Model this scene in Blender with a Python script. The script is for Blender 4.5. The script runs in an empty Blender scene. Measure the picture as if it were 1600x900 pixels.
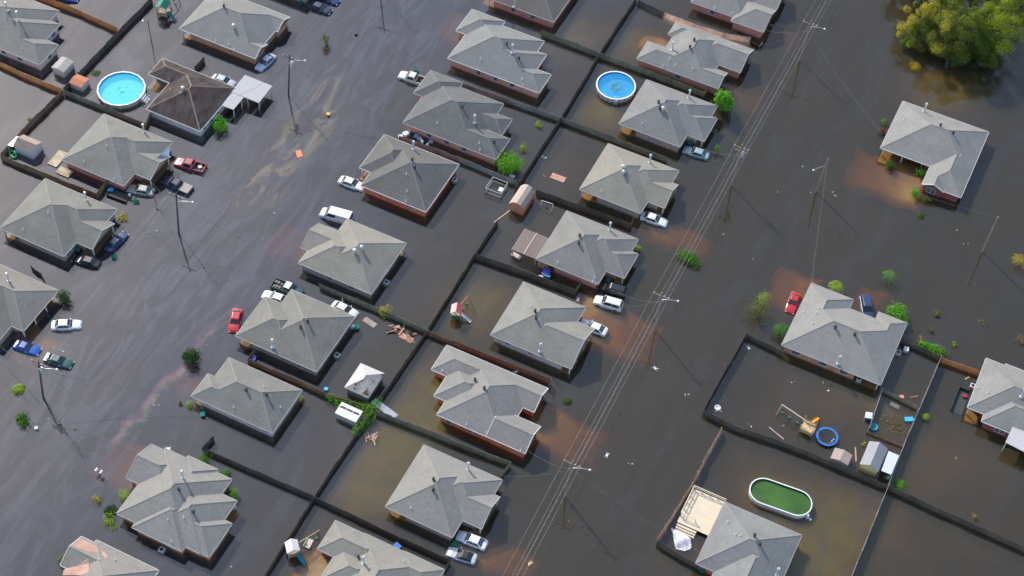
import bpy, bmesh, math, random
from mathutils import Vector, Matrix

random.seed(7)
sc = bpy.context.scene
COL = sc.collection
PI = math.pi

# ------------------------------------------------------------------ camera (aerial oblique view, 212 m up)
CAMP = Vector((63.989, -151.483, 212.0))
CD = Vector((-0.23849681, 0.56460103, -0.79015501))
CR = Vector((0.89716946, 0.43956015, 0.04328778))
CU = Vector((-0.37176098, 0.69857895, 0.6113765))
FPX = 2555.0
cam = bpy.data.cameras.new('camera')
cam.sensor_width = 36.0
cam.lens = 36.0 * FPX / 1600.0
cam.clip_start = 1.0
cam.clip_end = 5000.0
camo = bpy.data.objects.new('camera', cam)
COL.objects.link(camo)
camo.matrix_world = Matrix(((CR.x, CU.x, -CD.x, CAMP.x), (CR.y, CU.y, -CD.y, CAMP.y), (CR.z, CU.z, -CD.z, CAMP.z), (0, 0, 0, 1)))
sc.camera = camo

# ------------------------------------------------------------------ daylight
SUN = Vector((-0.85, 0.525, 0.0)).normalized() * math.cos(math.radians(38.5))
SUN.z = math.sin(math.radians(38.5))
w = bpy.data.worlds.new('World')
sc.world = w
w.use_nodes = True
wn = w.node_tree.nodes
wl = w.node_tree.links
sky = wn.new('ShaderNodeTexSky')
sky.sky_type = 'NISHITA'
sky.sun_disc = False
sky.sun_elevation = math.radians(38.5)
sky.sun_rotation = math.atan2(SUN.x, SUN.y)
sky.air_density = 1.0
sky.dust_density = 0.9
sky.ozone_density = 0.3
wn['Background'].inputs['Strength'].default_value = 0.15
wl.new(sky.outputs[0], wn['Background'].inputs['Color'])
sl = bpy.data.lights.new('sun', 'SUN')
sl.energy = 2.45
sl.angle = math.radians(0.53)
sl.color = (1.0, 0.93, 0.82)
slo = bpy.data.objects.new('sun', sl)
COL.objects.link(slo)
slo.location = (0, 0, 150)
slo.rotation_euler = SUN.to_track_quat('Z', 'Y').to_euler()

sc.view_settings.view_transform = 'Standard'
sc.view_settings.look = 'None'
sc.view_settings.exposure = 0.71
sc.view_settings.gamma = 1.0
sc.cycles.use_denoising = True
sc.cycles.denoising_prefilter = 'ACCURATE'
sc.cycles.max_bounces = 5
sc.cycles.diffuse_bounces = 2
sc.cycles.glossy_bounces = 3
sc.cycles.transparent_max_bounces = 10
sc.cycles.use_adaptive_sampling = True
sc.cycles.adaptive_threshold = 0.02
sc.cycles.caustics_reflective = False
sc.cycles.caustics_refractive = False


def G(px, py, z=0.0):
    """point of the place on the level z that the photo shows at (px, py)"""
    v = CD * FPX + CR * (px - 800.0) - CU * (py - 450.0)
    k = (z - CAMP.z) / v.z
    return CAMP + v * k


# ------------------------------------------------------------------ materials
MATS = {}


def lin(c):
    return tuple(((x / 255.0) / 12.92 if x / 255.0 <= 0.04045 else ((x / 255.0 + 0.055) / 1.055) ** 2.4) for x in c)


def M(name, col, rough=0.6, var=0.12, scale=3.0, big=0.0, bigscale=0.25, metal=0.0, spec=0.4, bump=0.0, streak=None, col2=None, thr=None, coat=0.0):
    """procedural material: base colour + fine speckle + broad stains (all in world metres)"""
    if name in MATS:
        return MATS[name]
    m = bpy.data.materials.new(name)
    m.use_nodes = True
    nt = m.node_tree
    n, l = nt.nodes, nt.links
    b = n['Principled BSDF']
    b.inputs['Roughness'].default_value = rough
    b.inputs['Metallic'].default_value = metal
    b.inputs['Specular IOR Level'].default_value = spec
    if coat:
        b.inputs['Coat Weight'].default_value = coat
        b.inputs['Coat Roughness'].default_value = 0.05
    geo = n.new('ShaderNodeNewGeometry')
    mp = n.new('ShaderNodeMapping')
    l.new(geo.outputs['Position'], mp.inputs['Vector'])
    if streak:
        mp.inputs['Scale'].default_value = streak
    t = n.new('ShaderNodeTexNoise')
    t.inputs['Scale'].default_value = scale
    t.inputs['Detail'].default_value = 3.0
    t.inputs['Roughness'].default_value = 0.65
    l.new(mp.outputs[0], t.inputs['Vector'])
    mr = n.new('ShaderNodeMapRange')
    mr.inputs['From Min'].default_value = 0.25
    mr.inputs['From Max'].default_value = 0.75
    mr.inputs['To Min'].default_value = 1.0 - var
    mr.inputs['To Max'].default_value = 1.0 + var
    l.new(t.outputs['Fac'], mr.inputs['Value'])
    fac = mr.outputs[0]
    if big:
        t2 = n.new('ShaderNodeTexNoise')
        t2.inputs['Scale'].default_value = bigscale
        t2.inputs['Detail'].default_value = 4.0
        l.new(geo.outputs['Position'], t2.inputs['Vector'])
        mr2 = n.new('ShaderNodeMapRange')
        mr2.inputs['From Min'].default_value = 0.3
        mr2.inputs['From Max'].default_value = 0.7
        mr2.inputs['To Min'].default_value = 1.0 - big
        mr2.inputs['To Max'].default_value = 1.0 + big
        l.new(t2.outputs['Fac'], mr2.inputs['Value'])
        mu = n.new('ShaderNodeMath')
        mu.operation = 'MULTIPLY'
        l.new(fac, mu.inputs[0])
        l.new(mr2.outputs[0], mu.inputs[1])
        fac = mu.outputs[0]
    if col2 is not None:
        t3 = n.new('ShaderNodeTexNoise')
        t3.inputs['Scale'].default_value = thr[0]
        t3.inputs['Detail'].default_value = 5.0
        l.new(mp.outputs[0], t3.inputs['Vector'])
        mr3 = n.new('ShaderNodeMapRange')
        mr3.inputs['From Min'].default_value = thr[1]
        mr3.inputs['From Max'].default_value = thr[2]
        l.new(t3.outputs['Fac'], mr3.inputs['Value'])
        mx = n.new('ShaderNodeMix')
        mx.data_type = 'RGBA'
        mx.inputs['A'].default_value = (*col, 1)
        mx.inputs['B'].default_value = (*col2, 1)
        l.new(mr3.outputs[0], mx.inputs['Factor'])
        csock = mx.outputs['Result']
    else:
        rgb = n.new('ShaderNodeRGB')
        rgb.outputs[0].default_value = (*col, 1)
        csock = rgb.outputs[0]
    vm = n.new('ShaderNodeVectorMath')
    vm.operation = 'SCALE'
    l.new(csock, vm.inputs[0])
    l.new(fac, vm.inputs['Scale'])
    l.new(vm.outputs[0], b.inputs['Base Color'])
    if bump:
        bp = n.new('ShaderNodeBump')
        bp.inputs['Strength'].default_value = bump
        bp.inputs['Distance'].default_value = 0.05
        l.new(t.outputs['Fac'], bp.inputs['Height'])
        l.new(bp.outputs[0], b.inputs['Normal'])
    MATS[name] = m
    return m


def leaf_mat(name, col, var=0.35):
    if name in MATS:
        return MATS[name]
    m = bpy.data.materials.new(name)
    m.use_nodes = True
    nt = m.node_tree
    n, l = nt.nodes, nt.links
    out = n['Material Output']
    n.remove(n['Principled BSDF'])
    geo = n.new('ShaderNodeNewGeometry')
    t = n.new('ShaderNodeTexNoise')
    t.inputs['Scale'].default_value = 1.3
    t.inputs['Detail'].default_value = 2.0
    l.new(geo.outputs['Position'], t.inputs['Vector'])
    ad = n.new('ShaderNodeMath')
    ad.operation = 'ADD'
    l.new(t.outputs['Fac'], ad.inputs[0])
    l.new(geo.outputs['Random Per Island'], ad.inputs[1])
    mr = n.new('ShaderNodeMapRange')
    mr.inputs['From Min'].default_value = 0.2
    mr.inputs['From Max'].default_value = 1.3
    mr.inputs['To Min'].default_value = 1 - var
    mr.inputs['To Max'].default_value = 1 + var
    l.new(ad.outputs[0], mr.inputs['Value'])
    vm = n.new('ShaderNodeVectorMath')
    vm.operation = 'SCALE'
    vm.inputs[0].default_value = col
    l.new(mr.outputs[0], vm.inputs['Scale'])
    d = n.new('ShaderNodeBsdfDiffuse')
    tr = n.new('ShaderNodeBsdfTranslucent')
    l.new(vm.outputs[0], d.inputs['Color'])
    vm2 = n.new('ShaderNodeVectorMath')
    vm2.operation = 'MULTIPLY'
    vm2.inputs[1].default_value = (1.1, 1.1, 0.5)
    l.new(vm.outputs[0], vm2.inputs[0])
    l.new(vm2.outputs[0], tr.inputs['Color'])
    mx = n.new('ShaderNodeMixShader')
    mx.inputs[0].default_value = 0.4
    l.new(d.outputs[0], mx.inputs[1])
    l.new(tr.outputs[0], mx.inputs[2])
    l.new(mx.outputs[0], out.inputs['Surface'])
    MATS[name] = m
    return m


# ------------------------------------------------------------------ mesh helpers
class MB:
    def __init__(s):
        s.v, s.f, s.m = [], [], []

    def poly(s, pts, mi=0):
        i = len(s.v)
        s.v += [tuple(p) for p in pts]
        s.f.append(tuple(range(i, i + len(pts))))
        s.m.append(mi)

    def box(s, x0, x1, y0, y1, z0, z1, T=None, mi=0):
        c = [Vector((x, y, z)) for z in (z0, z1) for y in (y0, y1) for x in (x0, x1)]
        if T is not None:
            c = [T @ p for p in c]
        i = len(s.v)
        s.v += [tuple(p) for p in c]
        for f in ((0, 2, 3, 1), (4, 5, 7, 6), (0, 1, 5, 4), (2, 6, 7, 3), (0, 4, 6, 2), (1, 3, 7, 5)):
            s.f.append(tuple(i + k for k in f))
            s.m.append(mi)

    def bar(s, a, b, w=0.1, h=None, mi=0):
        a, b = Vector(a), Vector(b)
        d = b - a
        L = d.length
        if L < 1e-6:
            return
        q = d.to_track_quat('X', 'Z')
        T = Matrix.Translation(a) @ q.to_matrix().to_4x4()
        h = w if h is None else h
        s.box(0, L, -w / 2, w / 2, -h / 2, h / 2, T, mi)

    def cyl(s, a, b, r0, r1=None, n=10, cap=True, mi=0):
        a, b = Vector(a), Vector(b)
        r1 = r0 if r1 is None else r1
        q = (b - a).to_track_quat('Z', 'Y')
        i = len(s.v)
        for c, r in ((a, r0), (b, r1)):
            for k in range(n):
                t = 2 * PI * k / n
                s.v.append(tuple(c + q @ Vector((r * math.cos(t), r * math.sin(t), 0))))
        for k in range(n):
            s.f.append((i + k, i + (k + 1) % n, i + n + (k + 1) % n, i + n + k))
            s.m.append(mi)
        if cap:
            s.f.append(tuple(i + k for k in reversed(range(n))))
            s.f.append(tuple(i + n + k for k in range(n)))
            s.m += [mi, mi]

    def tube(s, pts, r, n=6, mi=0):
        pts = [Vector(p) for p in pts]
        i = len(s.v)
        for k, p in enumerate(pts):
            d = (pts[min(k + 1, len(pts) - 1)] - pts[max(k - 1, 0)])
            q = d.to_track_quat('Z', 'Y')
            rr = r[k] if isinstance(r, (list, tuple)) else r
            for j in range(n):
                t = 2 * PI * j / n
                s.v.append(tuple(p + q @ Vector((rr * math.cos(t), rr * math.sin(t), 0))))
        for k in range(len(pts) - 1):
            for j in range(n):
                a = i + k * n
                s.f.append((a + j, a + (j + 1) % n, a + n + (j + 1) % n, a + n + j))
                s.m.append(mi)
        s.f.append(tuple(i + j for j in reversed(range(n))))
        s.f.append(tuple(i + (len(pts) - 1) * n + j for j in range(n)))
        s.m += [mi, mi]

    def lathe(s, prof, c=(0, 0, 0), n=24, mi=0, sx=1.0, sy=1.0):
        i = len(s.v)
        for r, z in prof:
            for k in range(n):
                t = 2 * PI * k / n
                s.v.append((c[0] + sx * r * math.cos(t), c[1] + sy * r * math.sin(t), c[2] + z))
        for j in range(len(prof) - 1):
            for k in range(n):
                s.f.append((i + j * n + k, i + j * n + (k + 1) % n, i + (j + 1) * n + (k + 1) % n, i + (j + 1) * n + k))
                s.m.append(mi)

    def ball(s, c, r, n=8, sz=1.0, mi=0):
        prof = [(max(r * math.sin(PI * k / 6), 0.001), -r * sz * math.cos(PI * k / 6)) for k in range(7)]
        s.lathe(prof, c, n, mi)

    def mesh(s, name, mats, smooth=False):
        me = bpy.data.meshes.new(name)
        me.from_pydata(s.v, [], s.f)
        if not isinstance(mats, (list, tuple)):
            mats = [mats]
        for m in mats:
            me.materials.append(m)
        if len(mats) > 1:
            me.polygons.foreach_set('material_index', s.m)
        if smooth:
            me.polygons.foreach_set('use_smooth', [True] * len(me.polygons))
        me.update()
        return me

    def build(s, name, mats, parent=None, loc=None, rz=0.0, smooth=False):
        return place(name, s.mesh(name, mats, smooth), parent, loc, rz)


def place(name, me, parent=None, loc=None, rz=0.0):
    o = bpy.data.objects.new(name, me)
    COL.objects.link(o)
    if parent is not None:
        o.parent = parent
    if loc is not None:
        o.location = loc
    if rz:
        o.rotation_euler = (0, 0, rz)
    return o


def tag(o, label=None, cat=None, group=None, kind=None):
    if label:
        o['label'] = label
    if cat:
        o['category'] = cat
    if group:
        o['group'] = group
    if kind:
        o['kind'] = kind
    return o


def thing(name, label, cat, loc=(0, 0, 0), rz=0.0, group=None):
    o = bpy.data.objects.new(name, None)
    o.empty_display_size = 0.3
    COL.objects.link(o)
    o.location = loc
    o.rotation_euler = (0, 0, rz)
    return tag(o, label, cat, group)


# ------------------------------------------------------------------ common materials
MT = dict(
    shingle=M('roof_shingle_grey', (0.27, 0.26, 0.238), 0.9, 0.20, 3.2, 0.07, 0.35, spec=0.2, bump=0.3),
    shingle_warm=M('roof_shingle_weathered', (0.272, 0.26, 0.228), 0.9, 0.2, 3.2, 0.08, 0.3, spec=0.2, bump=0.3),
    shingle_dark=M('roof_shingle_slate', (0.165, 0.163, 0.158), 0.9, 0.18, 3.2, 0.07, 0.35, spec=0.2, bump=0.3),
    shingle_blue=M('roof_shingle_cool', (0.285, 0.278, 0.265), 0.9, 0.2, 3.2, 0.06, 0.35, spec=0.2, bump=0.3),
    shingle_brown=M('roof_shingle_brown', (0.085, 0.066, 0.056), 0.9, 0.25, 1.6, 0.25, 0.5, spec=0.2, bump=0.3, streak=(1.5, 0.5, 1)),
    cap=M('ridge_cap_grey', (0.272, 0.26, 0.238), 0.9, 0.15, 4, spec=0.2),
    cap_dark=M('ridge_cap_slate', (0.20, 0.198, 0.19), 0.9, 0.15, 4, spec=0.2),
    cap_brown=M('ridge_cap_tan', (0.25, 0.19, 0.15), 0.9, 0.15, 4, spec=0.2),
    trim=M('white_trim', (0.74, 0.73, 0.71), 0.6, 0.08, 2),
    trim_grey=M('grey_trim', (0.46, 0.45, 0.43), 0.6, 0.1, 2),
    soffit=M('soffit_paint', (0.22, 0.2, 0.19), 0.8, 0.06, 2),
    frame=M('window_frame_white', (0.7, 0.7, 0.68), 0.5, 0.05, 2),
    glass=M('window_glass_dark', (0.02, 0.024, 0.03), 0.05, 0.1, 1, spec=0.6),
    galv=M('galvanised_metal', (0.62, 0.63, 0.64), 0.4, 0.12, 5, metal=0.3),
    lead=M('dark_vent_metal', (0.045, 0.042, 0.04), 0.6, 0.1, 4),
    whitepvc=M('white_plastic', (0.8, 0.8, 0.8), 0.4, 0.04, 3),
    concrete=M('concrete_water_tint', (0.66, 0.43, 0.25), 0.9, 0.1, 1.5, 0.12, 0.3),  # orange of light through brown water, painted into the concrete
)
BRICK = dict(
    red=((0.82, 0.24, 0.125), (0.72, 0.19, 0.105)), salmon=((0.76, 0.40, 0.29), (0.7, 0.34, 0.25)), tan=((0.52, 0.42, 0.35), (0.45, 0.34, 0.28)),
    pinkwhite=((0.72, 0.62, 0.60), (0.66, 0.52, 0.51)), brown=((0.50, 0.28, 0.19), (0.66, 0.33, 0.16)), taupe=((0.44, 0.36, 0.32), (0.36, 0.29, 0.26)),
    white=((0.72, 0.72, 0.70), (0.66, 0.65, 0.62)), maroon=((0.36, 0.10, 0.09), (0.30, 0.09, 0.08)), rosy=((0.68, 0.31, 0.235), (0.60, 0.25, 0.19)),
    mottled=((0.62, 0.48, 0.42), (0.36, 0.22, 0.18)))
for k, (a, b_) in BRICK.items():
    MT['wall_' + k] = M('wall_brick_' + k, a, 0.85, 0.16, 6.0, 0.08, 0.8, spec=0.25, col2=b_, thr=(3.5, 0.42, 0.6))
WATER_E=(0.036,0.032,0.0175); WATER_W=(0.028,0.029,0.033); WATER_BROWN=(0.047,0.039,0.020); WATER_FILM_SHEEN=(0.053,0.057,0.078)
# ------------------------------------------------------------------ ground under the flood
BUMPS = []
for (px, py, r, h) in [(1275, 855, 8, 1.1), (1240, 840, 5, .35), (1160, 880, 6, 0.5), (1190, 750, 7, 0.45), (752, 465, 7, 0.72), (735, 500, 5, .4), (690, 590, 5, 0.62), (675, 640, 7, 0.7), (610, 690, 7, 0.62), (590, 745, 7, .68), (560, 790, 5, .5), (890, 40, 7, 0.7), (880, 75, 5, .4), (1010, 55, 5, 0.6), (980, 85, 5, .5), (930, 170, 6, 0.66), (960, 180, 5, .45), (880, 260, 5, .45), (860, 340, 4, .5), (1260, 620, 9, 0.25), (1320, 610, 7, .2), (1500, 850, 13, 0.12), (1440, 720, 7, .25), (1540, 690, 10, 0.28), (1330, 800, 7, 0.45), (1440, 150, 8, 0.35), (1490, 150, 5, 0.6), (1490, 120, 6, .5), (470, 880, 5, .45), (1060, 860, 4, .4), (1390, 640, 4, .55)]:
    c = G(px, py)
    BUMPS.append((c.x, c.y, r, h))


def ground_z(x, y):
    z = -1.3
    for bx, by, r, h in BUMPS:
        z += (h + .2) * math.exp(-((x - bx) ** 2 + (y - by) ** 2) / (r * r))
    z = z if z < -.5 else -.5 + .14 * math.tanh((z + .5) / .14)
    return z + 0.04 * math.sin(x * 0.31 + y * 0.17) + 0.03 * math.sin(x * 0.13 - y * 0.43)


gb = MB()
xs = [-1500, -600, -250] + [-130 + 4 * i for i in range(61)] + [250, 600, 1500]
ys = [-1500, -600, -250] + [-110 + 4 * i for i in range(61)] + [250, 600, 1500]
for y in ys:
    for x in xs:
        gb.v.append((x, y, ground_z(x, y)))
nx = len(xs)
for j in range(len(ys) - 1):
    for i in range(nx - 1):
        gb.f.append((j * nx + i, j * nx + i + 1, (j + 1) * nx + i + 1, (j + 1) * nx + i))
        gb.m.append(0)
grass = M('drowned_lawn', (0.27, 0.29, 0.07), 0.95, 0.12, .5, 0.3, 0.15, spec=0.1)
_n, _l = grass.node_tree.nodes, grass.node_tree.links
_bs = _n['Principled BSDF']
_src = _bs.inputs['Base Color'].links[0].from_socket
_g = _n.new('ShaderNodeNewGeometry')
_sx = _n.new('ShaderNodeSeparateXYZ')
_l.new(_g.outputs['Position'], _sx.inputs[0])
_mr = _n.new('ShaderNodeMapRange')
for _k, _v in zip(('From Min', 'From Max', 'To Min', 'To Max'), (-1.15, -.6, .6, 1.0)):
    _mr.inputs[_k].default_value = _v
_l.new(_sx.outputs[2], _mr.inputs['Value'])
_vm = _n.new('ShaderNodeVectorMath')
_vm.operation = 'SCALE'
_l.new(_src, _vm.inputs[0])
_l.new(_mr.outputs[0], _vm.inputs['Scale'])
_l.new(_vm.outputs[0], _bs.inputs['Base Color'])   # lawn painted darker with depth, for light lost in deeper water
tag(gb.build('ground', grass), 'drowned lawns and soil under the flood water', 'ground', kind='structure')
asph = M('asphalt_silted', (0.16, 0.17, 0.05), 0.9, 0.2, 2)
for x0, x1, nm in ((-52, -43, 'road_west'), (26.5, 35.5, 'road_east')):
    rb = MB()
    rb.box(x0, x1, -300, 300, -1.7, -1.24)
    tag(rb.build(nm, asph), 'flooded street lying under the brown water', 'road', kind='structure')


def sheet(name, x0, x1, y0, y1, za, zb, mat, kind='structure', label=None):
    """submerged slab that slopes from za at x0 to zb at x1"""
    # silt banks slope away from its edges, wandering a little
    s = MB()
    rnd = random.Random(int(x0 * 7 + y0 * 13))
    N = 18
    zt = lambda x: za + (zb - za) * (x - x0) / (x1 - x0)
    ph = rnd.uniform(0, 6)
    rows = []
    ring = [(-1.3, .5), (-.5, .14), (.35, 0), (1, 0)]
    top = []
    for j in range(N + 1):
        v = j / N
        row = []
        for i in range(N + 1):
            u = i / N
            ex, ey = 1.7, 1.7
            x = x0 - ex + (x1 - x0 + 2 * ex) * u
            y = y0 - ey + (y1 - y0 + 2 * ey) * v
            out_ = max(0, x0 + .3 - x, x - x1 + .3, y0 + .3 - y, y - y1 + .3)
            drop = .24 * min(out_, 2.2) ** 1.5
            row.append((x + .25 * math.sin(y * 1.1 + ph), y + .3 * math.sin(x * .9 + ph), zt(min(max(x, x0), x1)) - drop - .03 * math.sin(x * 1.7 + y + ph)))
        top.append(row)
    for j in range(N):
        for i in range(N):
            s.poly([top[j][i], top[j][i + 1], top[j + 1][i + 1], top[j + 1][i]])
    return tag(s.build(name, mat), label or 'submerged concrete slab glowing orange through the water', 'driveway', kind=kind)


conc = MT['concrete']
#      x0    x1    y0     y1    za    zb
for a in [(12.0, 25.0, -3.2, 4.2, -.16, -.92), (12.5, 25, 21.8, 25.2, -.42, -.88), 
          (14.0, 25.0, -24.5, -19, -.22, -.95), (14, 25.0, -47.0, -43.5, -.38, -.9), (15.4, 21, 58, 64, -.75, -1.0), (15.4, 21, 76, 80, -.75, -1.0), (16, 24, -59, -54, -.5, -.95),
          (-58, -63, -47.5, -43.5, -.62, -.16), 
          (-40, -33, -11, -5.5, -.95, -.62), (-40, -33.8, -60, -54, -.9, -.5), (-39, -34.6, 48, 54, -.9, -.55), (-39, -33.4, -41, -38, -.95, -.6)]:
    x0, x1, y0, y1, za, zb = a
    if x0 > x1:
        x0, x1, za, zb = x1, x0, zb, za
    sheet('driveway', x0, x1, y0, y1, za, zb, conc)
# front walks and drives of the two houses east of the wires
c1 = G(1395, 262); c2 = G(1352, 330)
sheet('driveway', 41.5, 53.2, 49.8, 57.0, -.85, -.10, conc)
sheet('driveway', 51.8, 55.2, 21, 28, -.82, -.82, conc)
sheet('driveway', 38.5, 43.5, 18.5, 25, -.8, -.45, conc)
sheet('patio', -4.0, 1.2, 62.8, 65.6, -.32, -.1, conc)
sheet('patio', -3.4, 1.2, -64.5, -57.4, -.06, -.06, conc)

# ------------------------------------------------------------------ flood water
wm = bpy.data.materials.new('flood_water')
wm.use_nodes = True
nt = wm.node_tree
n, l = nt.nodes, nt.links
n.remove(n['Principled BSDF'])
out = n['Material Output']
geo = n.new('ShaderNodeNewGeometry')


def noise(scale, detail=3.0, rough=0.55, sc3=(1, 1, 1), rot=0.0, dist=0.0):
    mp = n.new('ShaderNodeMapping')
    mp.inputs['Scale'].default_value = sc3
    mp.inputs['Rotation'].default_value = (0, 0, rot)
    l.new(geo.outputs['Position'], mp.inputs['Vector'])
    t = n.new('ShaderNodeTexNoise')
    t.inputs['Scale'].default_value = scale
    t.inputs['Detail'].default_value = detail
    t.inputs['Roughness'].default_value = rough
    t.inputs['Distortion'].default_value = dist
    l.new(mp.outputs[0], t.inputs['Vector'])
    return t.outputs['Fac']


def mapr(v, a, b, c, d, smooth=False):
    m = n.new('ShaderNodeMapRange')
    if smooth:
        m.interpolation_type = 'SMOOTHSTEP'
    for k, x in zip(('From Min', 'From Max', 'To Min', 'To Max'), (a, b, c, d)):
        m.inputs[k].default_value = x
    if hasattr(v, 'links'):
        l.new(v, m.inputs['Value'])
    else:
        m.inputs['Value'].default_value = v
    return m.outputs[0]


def mth(op, a, b=None):
    m = n.new('ShaderNodeMath')
    m.operation = op
    for k, x in enumerate((a, b)):
        if x is None:
            continue
        if hasattr(x, 'links'):
            l.new(x, m.inputs[k])
        else:
            m.inputs[k].default_value = x
    return m.outputs[0]


def mixc(f, a, b):
    m = n.new('ShaderNodeMix')
    m.data_type = 'RGBA'
    if hasattr(f, 'links'):
        l.new(f, m.inputs['Factor'])
    else:
        m.inputs['Factor'].default_value = f
    for k, x in (('A', a), ('B', b)):
        if hasattr(x, 'links'):
            l.new(x, m.inputs[k])
        else:
            m.inputs[k].default_value = (*x, 1)
    return m.outputs['Result']


sep = n.new('ShaderNodeSeparateXYZ')
l.new(geo.outputs['Position'], sep.inputs[0])
X, Y = sep.outputs[0], sep.outputs[1]
# silt: brown in the east, grey film in the west with painted-in sky glare
wob = mth('ADD', X, mapr(noise(0.03, 4), 0.3, 0.7, -14, 14))
west = mapr(wob, -46, 0, 1, 0, True)
silt = mixc(west, WATER_E, WATER_W)
# cloudy patches and slow eddies
cl = noise(0.055, 5, 0.6, (1, 0.55, 1), 0.1, 0.8)
silt = mixc(mapr(cl, 0.45, 0.75, 0, 0.55), silt, WATER_BROWN)
eddy = noise(0.16, 5, 0.6, (1, 0.28, 1), -0.15, 1.6)
film = mth('MULTIPLY', mapr(eddy, 0.46, 0.76, 0, 1, True), mapr(wob, -60, -5, 1.0, 0.5, True))
streetmask = mth('MULTIPLY', mapr(X, -60, -52, 0, 1, True), mapr(X, -38, -31, 1, 0, True))
film2 = noise(0.20, 4, 0.55, (1, 0.26, 1), -0.12, 3.2)
film = mth('MAXIMUM', film, mth('MULTIPLY', mapr(film2, 0.40, 0.68, 0, 1.0, True), streetmask))
silt = mixc(mth('MULTIPLY', film, 0.42), silt, WATER_FILM_SHEEN)  # bluish tone: sky sheen painted into the oil film colour
# tan scum drifting down the middle of the west street
scum = mth('MULTIPLY', mth('MULTIPLY', mapr(noise(0.22, 6, 0.7, (1, 0.35, 1), 0.3, 2.0), 0.50, 0.62, 0, 0.9), mapr(X, -53, -49, 0, 1, True)), mth('MULTIPLY', mapr(X, -46, -42, 1, 0, True), mapr(Y, -10, 0, 0, 1, True)))
scum = mth('MULTIPLY', scum, mapr(Y, 24, 34, 1, 0, True))
silt = mixc(scum, silt, (0.16, 0.125, 0.075))
# oil sheen: rainbow ribbon in the west street
pa, pb = G(178, 690), G(345, 505)
dx, dy = (pb - pa).xy.normalized()
al = mth('ADD', mth('MULTIPLY', mth('SUBTRACT', X, pa.x), dx), mth('MULTIPLY', mth('SUBTRACT', Y, pa.y), dy))
ac = mth('ADD', mth('MULTIPLY', mth('SUBTRACT', X, pa.x), dy), mth('MULTIPLY', mth('SUBTRACT', Y, pa.y), -dx))
ac = mth('ADD', ac, mapr(noise(0.22, 4), 0.3, 0.7, -1.0, 1.0))
Lr = (pb - pa).xy.length
band = mth('MULTIPLY', mth('MULTIPLY', mapr(al, -3, 3, 0, 1, True), mapr(al, Lr - 4, Lr + 2, 1, 0, True)), mapr(mth('ABSOLUTE', ac), 0.3, 1.1, 1, 0, True))
band = mth('MULTIPLY', band, mapr(noise(0.4, 4), 0.35, 0.6, 0.25, 1.0))
rr = n.new('ShaderNodeValToRGB')
els = rr.color_ramp.elements
els[0].position = 0.0
els[0].color = (0.10, 0.07, 0.26, 1)
els[1].position = 1.0
els[1].color = (0.20, 0.15, 0.10, 1)
for p_, c_ in ((0.3, (0.20, 0.075, 0.14)), (0.48, (0.23, 0.10, 0.09)), (0.62, (0.22, 0.17, 0.07)), (0.8, (0.11, 0.17, 0.13))):
    e = els.new(p_)
    e.color = (*c_, 1)
l.new(mapr(ac, -1.1, 1.1, 0, 1), rr.inputs[0])
silt = mixc(mth('MULTIPLY', band, 0.7), silt, rr.outputs[0])

bp = n.new('ShaderNodeBump')
bp.inputs['Strength'].default_value = 0.05
bp.inputs['Distance'].default_value = 0.12
rip = mth('ADD', mth('MULTIPLY', noise(0.9, 3, 0.5, (1, 0.6, 1), 0.5), mapr(noise(0.05, 2), 0.4, 0.65, 0.15, 1.0)), mth('MULTIPLY', noise(0.25, 2), 0.6))
l.new(rip, bp.inputs['Height'])
dif = n.new('ShaderNodeBsdfDiffuse')
l.new(silt, dif.inputs['Color'])
tra = n.new('ShaderNodeBsdfTransparent')
# clear water lets the light through; the film stops it
cmb = n.new('ShaderNodeCombineColor')
tv = mapr(film, 0, 1, 0.72, 0.4)
for k in range(3):
    l.new(tv, cmb.inputs[k])
l.new(cmb.outputs[0], tra.inputs['Color'])
mxt = n.new('ShaderNodeAddShader')
l.new(dif.outputs[0], mxt.inputs[0])
l.new(tra.outputs[0], mxt.inputs[1])
g1 = n.new('ShaderNodeBsdfGlossy')
g1.inputs['Roughness'].default_value = 0.03
g2 = n.new('ShaderNodeBsdfGlossy')
g2.inputs['Roughness'].default_value = 0.42
for g in (g1, g2):
    l.new(bp.outputs[0], g.inputs['Normal'])
mg = n.new('ShaderNodeMixShader')
mg.inputs[0].default_value = 0.05
l.new(g1.outputs[0], mg.inputs[1])
l.new(g2.outputs[0], mg.inputs[2])
dt = n.new('ShaderNodeVectorMath')
dt.operation = 'DOT_PRODUCT'
l.new(geo.outputs['Incoming'], dt.inputs[0])
l.new(bp.outputs[0], dt.inputs[1])
cs = mth('SUBTRACT', 1.0, mth('ABSOLUTE', dt.outputs['Value']))
fres = mth('ADD', mapr(wob, -50, 10, 0.116, 0.073, True), mth('MULTIPLY', mth('POWER', cs, 5.0), 0.976))
ms = n.new('ShaderNodeMixShader')
l.new(mth('MULTIPLY', fres, mapr(film, 0, 1, 1.0, 1.22)), ms.inputs[0])
l.new(mxt.outputs[0], ms.inputs[1])
l.new(mg.outputs[0], ms.inputs[2])
l.new(ms.outputs[0], out.inputs['Surface'])
va = n.new('ShaderNodeVolumeAbsorption')
va.inputs['Color'].default_value = (0.79, 0.64, 0.15, 1)
va.inputs['Density'].default_value = 3.4
l.new(va.outputs[0], out.inputs['Volume'])
wb = MB()
wb.box(-1480, 1480, -1480, 1480, -1.9, 0.0)
tag(wb.build('water', wm), 'still brown flood water covering streets and yards', 'water', kind='structure')
# ------------------------------------------------------------------ houses
ZE = 2.0
PITCH = 0.5


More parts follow.
